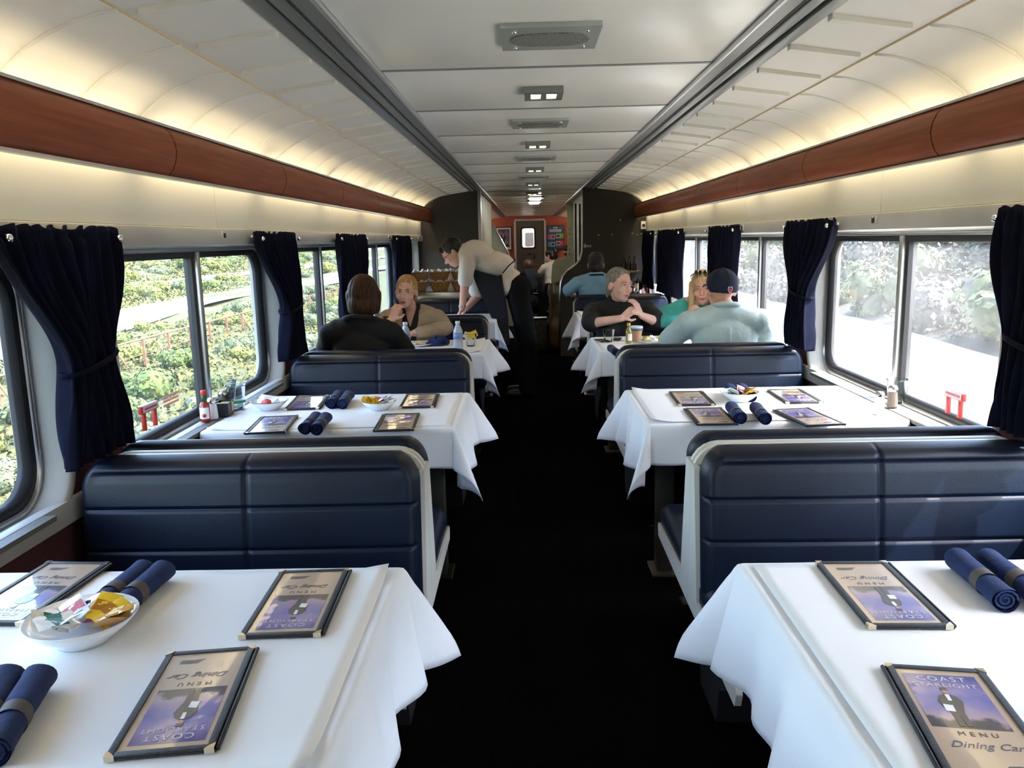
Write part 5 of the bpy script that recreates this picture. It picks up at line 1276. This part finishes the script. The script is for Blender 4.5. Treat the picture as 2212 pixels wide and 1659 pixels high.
# woman in the tan cardigan
M_tan = mat('tan_knit_cardigan', S(172, 152, 130), 0.85, col2=S(158, 138, 118), nscale=14, bump=.3, bscale=120)
M_blktop = mat('black_knit_top', S(18, 18, 20), 0.85)
q = spot(876, 632, 6.02)
t, F, sh, sw, nb = person('blonde woman in a tan cardigan resting her chin on her hand', (q.x + .025, 6.12, SEAT_F), 0, q.z - SEAT_F, (-.025, -.06, .06), -.10, .02, M_skin_w, M_blktop,
    [((-.20, -.27, .80), (-.115, -.225, q.z - .205), (.42, .05, .9), (.4, .9, .1), .95), ((.27, -.16, .79), (.06, -.33, .775), (-.9, -.3, .0), (0, 0, -1), .5)], True, .6, look=.8, wide=1.1, top_name='black_top', voxel=.0052, tvox=.004,
    cut=lambda c: c.y < -.02 and c.z > .80 and abs(c.x) < .055 - (.98 - c.z) * .28)
sw_ = sw
card = [('e', V(0, 0, sh - .12), (sw * .88 + .026, .124, .172)), ('e', V(0, .01, .64), (.185, .145, .15)), ('e', V(0, 0, .77), (.180, .136, .17)), ('c', V(-sw * .72, .01, sh - .018), .082, V(sw * .72, .01, sh - .018), .082), ('c', nb - V(0, -.012, .016), .076, V(-sw * .8, .01, sh - .02), .07), ('c', nb - V(0, -.012, .016), .076, V(sw * .8, .01, sh - .02), .07),
        ('e', V(-.075, -.085, sh - .15), (.072, .062, .072)), ('e', V(.075, -.085, sh - .15), (.072, .062, .072)),
        ('c', V(-sw, .01, sh - .03), .074, V(-.20, -.27, .80), .058), ('c', V(-.20, -.27, .80), .058, V(-.13, -.235, q.z - .25), .044), ('c', V(sw, .01, sh - .03), .074, V(.27, -.16, .79), .060), ('c', V(.27, -.16, .79), .060, V(.10, -.315, .776), .046)]
sculpt('cardigan', card, .0075, 7, M_tan, t, cut=lambda c: c.y < .03 and abs(c.x - .005) < .06 + .04 * max(0, (c.z - .85)) and c.y > -.19 and (c.z > .62), noise=wrinkle(.008, 14))
for s in (-1, 1):
    mb = MB(); mb.tube([(s * .060, nb.y + .03, nb.z + .012), (s * .078, -.05, nb.z - .03), (s * .068, -.115, sh - .10), (s * .066, -.150, sh - .18), (s * .066, -.135, .70)], [.018, .02, .02, .018, .016], 8); mb.build('cardigan_edge', M_tan, t)
blonde = mat('blonde_hair', S(196, 158, 100), 0.45, col2=S(160, 118, 68), nscale=5, stretch=(14, 14, 2))
hair(F, [('e', (0, .026, .044), (.080, .096, .089)), ('c', (-.070, .012, .03), .015, (-.072, .022, -.035), .011), ('c', (.070, .012, .03), .015, (.072, .022, -.045), .013), ('e', (0, .065, -.03), (.062, .045, .07)), ('c', (-.030, -.052, .090), .016, (-.066, -.030, .040), .012), ('c', (.0, -.054, .094), .018, (.064, -.032, .038), .012)], blonde, t)

# grey-haired woman in black, hands clasped
q = spot(1340, 617, 6.02)
t, F, sh, sw, nb = person('grey-haired woman in a black top with clasped hands', (q.x + .01, 6.12, SEAT_F), 0, q.z - SEAT_F, (-.01, -.05, .04), .62, .05, M_skin_w, M_blktop,
    [((-.235, -.16, .80), (-.015, -.275, .845), (.65, -.1, .55), (.55, .6, -.3), .9), ((.255, -.17, .80), (.125, -.255, .860), (-.42, -.05, .9), (-.8, .4, -.1), .5)], True, .92, look=.4, wide=1.22, hk=1.04, voxel=.0052, top_name='black_top', brow=mat('grey_brow', S(120, 110, 104), .9), sleeve_r=1.18)
greyh = mat('short_grey_hair', S(150, 146, 140), 0.5, col2=S(98, 94, 90), nscale=6, stretch=(14, 14, 2))
hair(F, [('e', (0, .024, .042), (.081, .096, .088)), ('e', (0, .07, -.02), (.06, .045, .07)), ('c', (-.068, .02, .03), .020, (-.070, .03, -.01), .014), ('c', (.068, .02, .03), .020, (.070, .03, -.01), .014), ('c', (-.035, -.042, .094), .016, (.035, -.042, .094), .016), ('c', (0, .10, -.03), .028, (-.0, .115, -.085), .018)], greyh, t, 1.04)
mb = MB(); mb.tube([(.074 * math.cos(a), nb.y - .012 + .070 * math.sin(a), nb.z - .012 + .016 * math.sin(a)) for a in [2 * PI * i / 24 for i in range(24)]], .008, 6, closed=True); mb.build('neckband', M_blktop, t)

# blonde woman in turquoise, sunglasses on her head
M_turq = mat('turquoise_knit', S(72, 176, 168), 0.8, col2=S(60, 160, 154), nscale=20, bump=.25, bscale=90)
q = spot(1530, 622, 6.0)
t, F, sh, sw, nb = person('blonde woman in a turquoise top with sunglasses on her head', (q.x - .13, 6.14, SEAT_F), 0, q.z - SEAT_F, (.10, -.09), -.25, .15, M_skin, M_turq,
    [((-.23, -.18, .80), (-.07, -.335, .84), (.3, -.5, .6), (.3, .5, -.6), .9), ((.21, -.15, .79), (.10, -.36, .79), (-.6, -.6, .2), (0, 0, -1), .6)], True, 1.75, look=0, wide=1.06, top_name='turquoise_top')
hair(F, [('e', (0, .022, .042), (.084, .100, .091)), ('c', (-.074, -.005, .03), .028, (-.082, -.02, -.15), .026), ('c', (.074, -.005, .03), .028, (.082, -.02, -.14), .026), ('e', (0, .06, -.06), (.075, .05, .10)), ('e', (0, -.045, .088), (.05, .04, .028))], mat('ash_blonde_hair', S(206, 178, 132), 0.45, col2=S(170, 138, 94), nscale=5, stretch=(14, 14, 2)), t)
M_tort = mat('brown_sunglasses', S(52, 38, 28), 0.2, coat=.6)
for s in (-1, 1):
    mb = MB(); mb.lathe([(0, 0), (.026, 0), (.027, .003), (0, .006)], 16); mb.build('sunglass_lens', M_tort, t, F @ V(s * .032, -.062, .124), (F.to_3x3() @ Matrix.Rotation(.6, 3, 'X')).to_euler())
    mb = MB(); mb.tube([F @ V(s * .058, -.055, .118), F @ V(s * .086, .0, .09), F @ V(s * .086, .06, .05)], .004, 6); mb.build('sunglass_arm', M_tort, t)
mb = MB(); mb.tube([F @ V(-.012, -.075, .122), F @ V(.012, -.075, .122)], .004, 6); mb.build('sunglass_bridge', M_tort, t)

# man in the navy cap
M_blue = mat('pale_blue_cotton_shirt', S(184, 204, 206), 0.8, col2=S(174, 196, 200), nscale=10, bump=.25, bscale=50)
q = spot(1560, 628, 4.84)
t, F, sh, sw, nb = person('man in a navy cap and pale blue shirt, seen from behind', (q.x + .01, 4.80, SEAT_F), PI, q.z - SEAT_F, (.01, -.06), .16, -.04, M_skin, M_blue,
    [((-.29, -.12, .80), (-.20, -.38, .79), (.3, -.9, 0), (0, 0, -1), .5), ((.30, -.12, .80), (.22, -.36, .785), (-.3, -.9, 0), (0, 0, -1), .5)], False, .95, face=True, wide=1.12, voxel=.007, hk=1.03, sleeve_r=1.15, nk=.15)
M_cap = mat('navy_wool_cap', S(20, 34, 62), 0.85, col2=S(15, 26, 50), nscale=30, bump=.2, bscale=120)
R = F.to_3x3()
cp = sculpt('cap', [('e', F @ V(0, .012, .045), (.090, .110, .088), R), ('e', F @ V(0, .020, .018), (.089, .107, .062), R)], .006, 6, M_cap, t, cut=lambda c: (F.inverted() @ c).z < -.004 + .10 * max(0, -(F.inverted() @ c).y - .03))
mb = MB(); mb.lathe([(0, .007), (.007, .005), (.009, 0)], 10); mb.build('cap_button', M_cap, cp, F @ V(0, .012, .132), R.to_euler())
for k in range(6):
    a = PI / 6 + PI / 3 * k; mb = MB(); mb.tube([F @ V(.0915 * math.cos(a) * math.cos(b), .012 + .1115 * math.sin(a) * math.cos(b), .045 + .0892 * math.sin(b)) for b in [PI / 2 * i / 8 for i in range(9)]], .0014, 5); mb.build('cap_seam', M_cap, cp)
mb = MB(); mb.grid(12, 5, lambda u, v: F @ V(.085 * math.sin(-1.1 + 2.2 * u), -.075 - .06 * v * math.cos(-1.1 + 2.2 * u) - .02 * math.cos(-1.1 + 2.2 * u), .028 - .02 * v)); o = mb.build('brim', M_cap, cp, recalc=False); o.modifiers.new('t', 'SOLIDIFY').thickness = .004
# small shield badge on the back of the cap
sh_pts = [(0, -.020), (.010, -.014), (.0145, -.002), (.0135, .014), (.007, .018), (0, .014), (-.007, .018), (-.0135, .014), (-.0145, -.002), (-.010, -.014)]
Fb = F @ Matrix.Translation(V(0, .128, .018)) @ Matrix.Rotation(PI, 4, 'Z') @ Matrix.Rotation(PI / 2, 4, 'X')
mb = MB(); mb.prism(sh_pts, 0, .0022, 'z'); bd = mb.build('badge', mat('badge_white', S(214, 210, 214), .6), cp); bd.matrix_local = Fb
mb = MB(); mb.prism([(a * .8, b * .62 - .004) for a, b in sh_pts], .0022, .003, 'z'); b2 = mb.build('badge_field', mat('badge_red', S(196, 70, 76), .6), cp); b2.matrix_local = Fb
mb = MB(); mb.box(-.010, .010, .006, .0115, .0022, .0032); b3 = mb.build('badge_band', mat('badge_blue', S(40, 60, 120), .6), cp); b3.matrix_local = Fb
mb = MB(); mb.tube([(.068 * math.cos(a) * 1.05, nb.y + .004 + .068 * math.sin(a), nb.z + .022 + .014 * math.sin(a)) for a in [2 * PI * i / 24 for i in range(24)]], .015, 8, closed=True); mb.build('collar', M_blue, t)
mb = MB(); mb.tube([(0, nb.y + .122, sh - .05), (0, nb.y + .128, sh - .13), (.004, nb.y + .118, sh - .24)], .005, 6); mb.build('back_pleat', M_blue, t)

# man with a lanyard
M_blue2 = mat('light_blue_work_shirt', S(132, 172, 192), 0.8, col2=S(120, 160, 182), nscale=10, bump=.25, bscale=50)
q = spot(1286, 572, 8.84)
t, F, sh, sw, nb = person('man in a light blue shirt with a dark lanyard, seen from behind', (q.x + .01, 8.84, SEAT_F), PI, q.z - SEAT_F, (.0, -.03), -.12, -.10, M_skin, M_blue2,
    [((-.28, -.08, .86), (-.18, -.30, .80), (.3, -.9, 0), (0, 0, -1), .5), ((.31, .0, .86), (.26, -.26, .80), (-.2, -.9, 0), (0, 0, -1), .5)], False, .9, face=False, wide=1.12, voxel=.008, hk=1.08, sleeve_r=1.12, nk=.16)
dkh = mat('dark_brown_hair', S(40, 28, 24), 0.5, col2=S(26, 18, 16), nscale=8)
hair(F, [('e', (0, .020, .044), (.082, .102, .090)), ('e', (0, .045, -.01), (.078, .072, .07))], dkh, t, 1.08)
mb = MB(); mb.tube([(.075 * math.cos(a), nb.y + .002 + .075 * math.sin(a), nb.z + .012 + .012 * math.sin(a)) for a in [2 * PI * i / 24 for i in range(24)]], .016, 8, closed=True); mb.build('collar', M_blue2, t)
mb = MB(); mb.tube([(.086 * math.cos(a), nb.y + .002 + .086 * math.sin(a), nb.z + .002 + .012 * math.sin(a)) for a in [PI * i / 14 for i in range(15)]], .009, 6); mb.build('lanyard', M_trou, t)

# waiter bending over the table
WYC = 7.46
M_white = mat('white_cotton_shirt', S(216, 208, 200), 0.8, col2=S(206, 198, 190), nscale=8, bump=.25, bscale=30)
M_apron = mat('navy_black_apron', S(20, 24, 38), 0.85, col2=S(15, 18, 30), nscale=20, bump=.2, bscale=40)
def wp(px, py, dy=0.0): p = at_y(px, py, WYC + dy); return V(p.x + .06, p.y - WYC, p.z)   # local: origin (-.06, WYC, 0)
t = thing('person', 'waiter in a white shirt and dark apron bending over a table', 'person', (-.06, WYC, 0))
hip = wp(1112, 612); hipz = hip.z; sho = wp(1014, 549); hd = wp(978, 546)
F = head_frame(hd, -PI / 2, .75, 0) ; F = Matrix.Translation(hd) @ Matrix.Rotation(-PI / 2, 4, 'Z') @ Matrix.Rotation(.72, 4, 'X')
mid = sho.lerp(hip, .5) + V(0, 0, .035)
S1 = wp(1010, 558, -.15); S2 = wp(1014, 556, .15); E1 = wp(1004, 618, -.17); E2 = wp(1030, 640, .20); W1 = wp(998, 668, -.10); W2 = wp(1006, 668, .10)
W1.z = max(W1.z, TOP + .07); W2.z = max(W2.z, TOP + .07)
body = head_parts(F, 1.04) + [('c', F @ V(0, .025, -.05), .056, sho + V(-.01, 0, .02), .062)]
tor = [('e', sho + V(.06, 0, .0), (.15, .18, .112)), ('e', mid, (.19, .165, .112)), ('e', hip + V(-.05, 0, .0), (.13, .165, .125)), ('c', S1 + V(0, .02, 0), .062, S2 - V(0, .02, 0), .062), ('c', sho + V(-.02, 0, .02), .07, mid, .12)]
body += tor
legp = []
for s in (-1, 1):
    h = hip + V(.015, s * .085, -.03); kn = V(-.025, s * .11, .50); an = V(-.045, s * .12, .09)
    legp.append((h, kn, an)); body += [('c', h, .085, kn, .055), ('c', kn, .055, an, .04), ('c', an - V(-.03, 0, .04), .04, an + V(-.14, 0, -.055), .03)]
body += [('c', S1, .052, E1, .040), ('c', E1, .042, W1, .028), ('c', S2, .052, E2, .040), ('c', E2, .042, W2, .028)]
body += hand_parts(W1, (-.35, .1, -.55), (.3, 0, -.9), .5, 1.05, 1) + hand_parts(W2, (-.35, -.1, -.55), (.3, 0, -.9), .5, 1.05, -1)
sculpt('body', body, .006, 4, M_skin, t)
infl = lambda ps, d: [((p[0], p[1], p[2] + d, p[3], p[4] + d) if p[0] == 'c' else (p[0], p[1], tuple(q + d for q in p[2])) + tuple(p[3:])) for p in ps]
sculpt('shirt', infl(tor, .016) + [('c', S1, .074, S1.lerp(E1, .78), .070), ('c', S2, .074, S2.lerp(E2, .85), .072)], .008, 8, M_white, t, noise=wrinkle(.009, 11))
tr = [('e', hip + V(.01, 0, -.03), (.15, .185, .135))]
for h, kn, an in legp: tr += [('c', h, .112, kn, .085), ('c', kn, .085, an + V(0, 0, -.02), .075)]
sculpt('trousers', tr, .010, 7, M_trou, t, noise=wrinkle(.006, 12), cut=lambda c: False)
for h, kn, an in legp: sculpt('shoe', [('c', an + V(.03, 0, -.045), .046, an + V(-.16, 0, -.052), .036)], .012, 3, M_blk, t)
# apron: bib across the belly, hanging straight down in front of the legs
ap = [wp(1024, 588), wp(1060, 598), wp(1090, 600)]
mb = MB()
def fn(u, v):
    y = (v - .5) * .40; top_ = V(ap[0].x + (ap[2].x - ap[0].x) * u, y, ap[0].z - .02 - .03 * u)
    return (top_.x, y, top_.z - .02 * math.cos((v - .5) * PI) + .012 * math.sin(v * 9))
a0, a2 = ap[0], ap[2]
poly = [(a0.x - .005, a0.z + .03), (a2.x - .06, a2.z + .02), (a2.x - .02, a2.z + .04), (a2.x + .02, .72), (a2.x + .03, .50), (a2.x - .07, .50), (a2.x - .10, .70), (a0.x + .05, a0.z - .16), (a0.x + .012, a0.z - .06)]
mb.prism(poly, -.17, .17, 'y'); me_ = mb.mesh('apron', [M_apron], bevel=.02, bseg=3)
o = obj('apron', me_, None, t)
mb = MB(); mb.tube([wp(1086, 590, -.19), wp(1098, 575, -.19), wp(1113, 562, -.17), V(hip.x + .0, 0, wp(1118, 556).z)], .006, 6); mb.build('apron_string', M_apron, t)
mb = MB(); mb.tube([V(hip.x + .06, -.05, wp(1120, 566).z), V(hip.x + .12, -.06, hip.z + .03), V(hip.x + .165, -.06, hip.z - .09)], .008, 6); mb.build('apron_string', M_apron, t)
mb = MB(); mb.tube([F @ V(.07 * math.cos(a), .05 + .05 * math.sin(a), -.098 + .02 * math.sin(a)) for a in [2 * PI * i / 20 for i in range(20)]], .014, 8, closed=True); mb.build('collar', M_white, t)
face_details(F, t, 1.04)
hair(F, [('e', (0, .024, .044), (.081, .100, .088)), ('e', (0, .06, -.005), (.07, .05, .06)), ('c', (-.03, -.062, .084), .026, (.035, -.062, .084), .026), ('c', (-.070, .0, .03), .016, (-.072, .0, .0), .010), ('c', (.070, .0, .03), .016, (.072, .0, .0), .010)], mat('black_hair', S(26, 22, 22), 0.45, col2=S(16, 14, 14), nscale=8), t, 1.04)
for s in (-1, 1):
    mb = MB(); mb.tube([F @ V(s * .032 + .022 * math.cos(a), -.103, .004 + .016 * math.sin(a)) for a in [2 * PI * i / 16 for i in range(16)]], .0022, 5, closed=True); mb.build('glasses_rim', M_blk, t)
    mb = MB(); mb.tube([F @ V(s * .054, -.100, .008), F @ V(s * .082, -.02, .010), F @ V(s * .082, .02, .004)], .0026, 5); mb.build('glasses_arm', M_blk, t)
mb = MB(); mb.tube([F @ V(-.010, -.105, .008), F @ V(.010, -.105, .008)], .0022, 5); mb.build('glasses_bridge', M_blk, t)
mb = MB(); dW = (W1 - E1).normalized(); c_ = W1 - dW * .03
mb.tube([c_ + Matrix.Rotation(a, 3, dW) @ (dW.orthogonal().normalized() * .031) for a in [2 * PI * i / 18 for i in range(18)]], .006, 6, closed=True); mb.build('wristwatch', M_steel, t)

# people in the far section
b = copy_tree(bench0); b.location = (BXC, 14.80, 0); b.rotation_euler = (0, 0, PI); tag(b, 'navy bench beyond the service passage under the far waiter', 'bench', 'navy bench seats')
q = spot(1190, 553, 15.15)
t, F, sh, sw, nb = person('dark-haired server in white seated beyond the service passage', (max(q.x, .42), 15.12, SEAT_F), PI, q.z - SEAT_F, (-(q.x - max(q.x, .42)), -.03), .9, .25, M_skin, M_white, [((-.26, -.10, .82), (-.16, -.32, .80), (.3, -.9, 0), (0, 0, -1), .5), ((.26, -.10, .82), (.16, -.32, .80), (-.3, -.9, 0), (0, 0, -1), .5)], False, 1.5, face=False, voxel=.011, hk=1.1)
hair(F, [('e', (0, .02, .044), (.088, .106, .094)), ('e', (0, .045, -.01), (.082, .075, .08))], MATS['black_hair'], t, 1.1)
q = spot(1141, 574, 14.6)
t, F, sh, sw, nb = person('bald dark-skinned man crouching in the aisle beyond the passage', (q.x, 14.6, 0), PI, q.z, (0, -.03), .4, -.1, M_skin_d, M_apron, [((-.24, -.12, .50), (-.14, -.32, .50), (.3, -.9, 0), (0, 0, -1), .5), ((.24, -.12, .50), (.14, -.32, .50), (-.3, -.9, 0), (0, 0, -1), .5)], False, 1.5, face=False, voxel=.011, hk=1.05, kneel=True)
b = copy_tree(bench0); b.location = (BXC, 18.9, 0); tag(b, 'navy bench in front of the terracotta end wall', 'bench', 'navy bench seats')
q = spot(1228, 543, 18.55)
t, F, sh, sw, nb = person('small figure with dark hair seated before the terracotta wall', (q.x, 18.55, SEAT_F), 0, q.z - SEAT_F, (0, -.03), .3, .0, M_skin_w, M_white, [((-.24, -.12, .80), (-.14, -.32, .80), (.3, -.9, 0), (0, 0, -1), .5), ((.24, -.12, .80), (.14, -.32, .80), (-.3, -.9, 0), (0, 0, -1), .5)], True, 1.5, voxel=.011, hk=1.1)
hair(F, [('e', (0, .024, .044), (.086, .102, .092)), ('e', (0, .06, -.03), (.075, .05, .08))], MATS['black_hair'], t, 1.1)
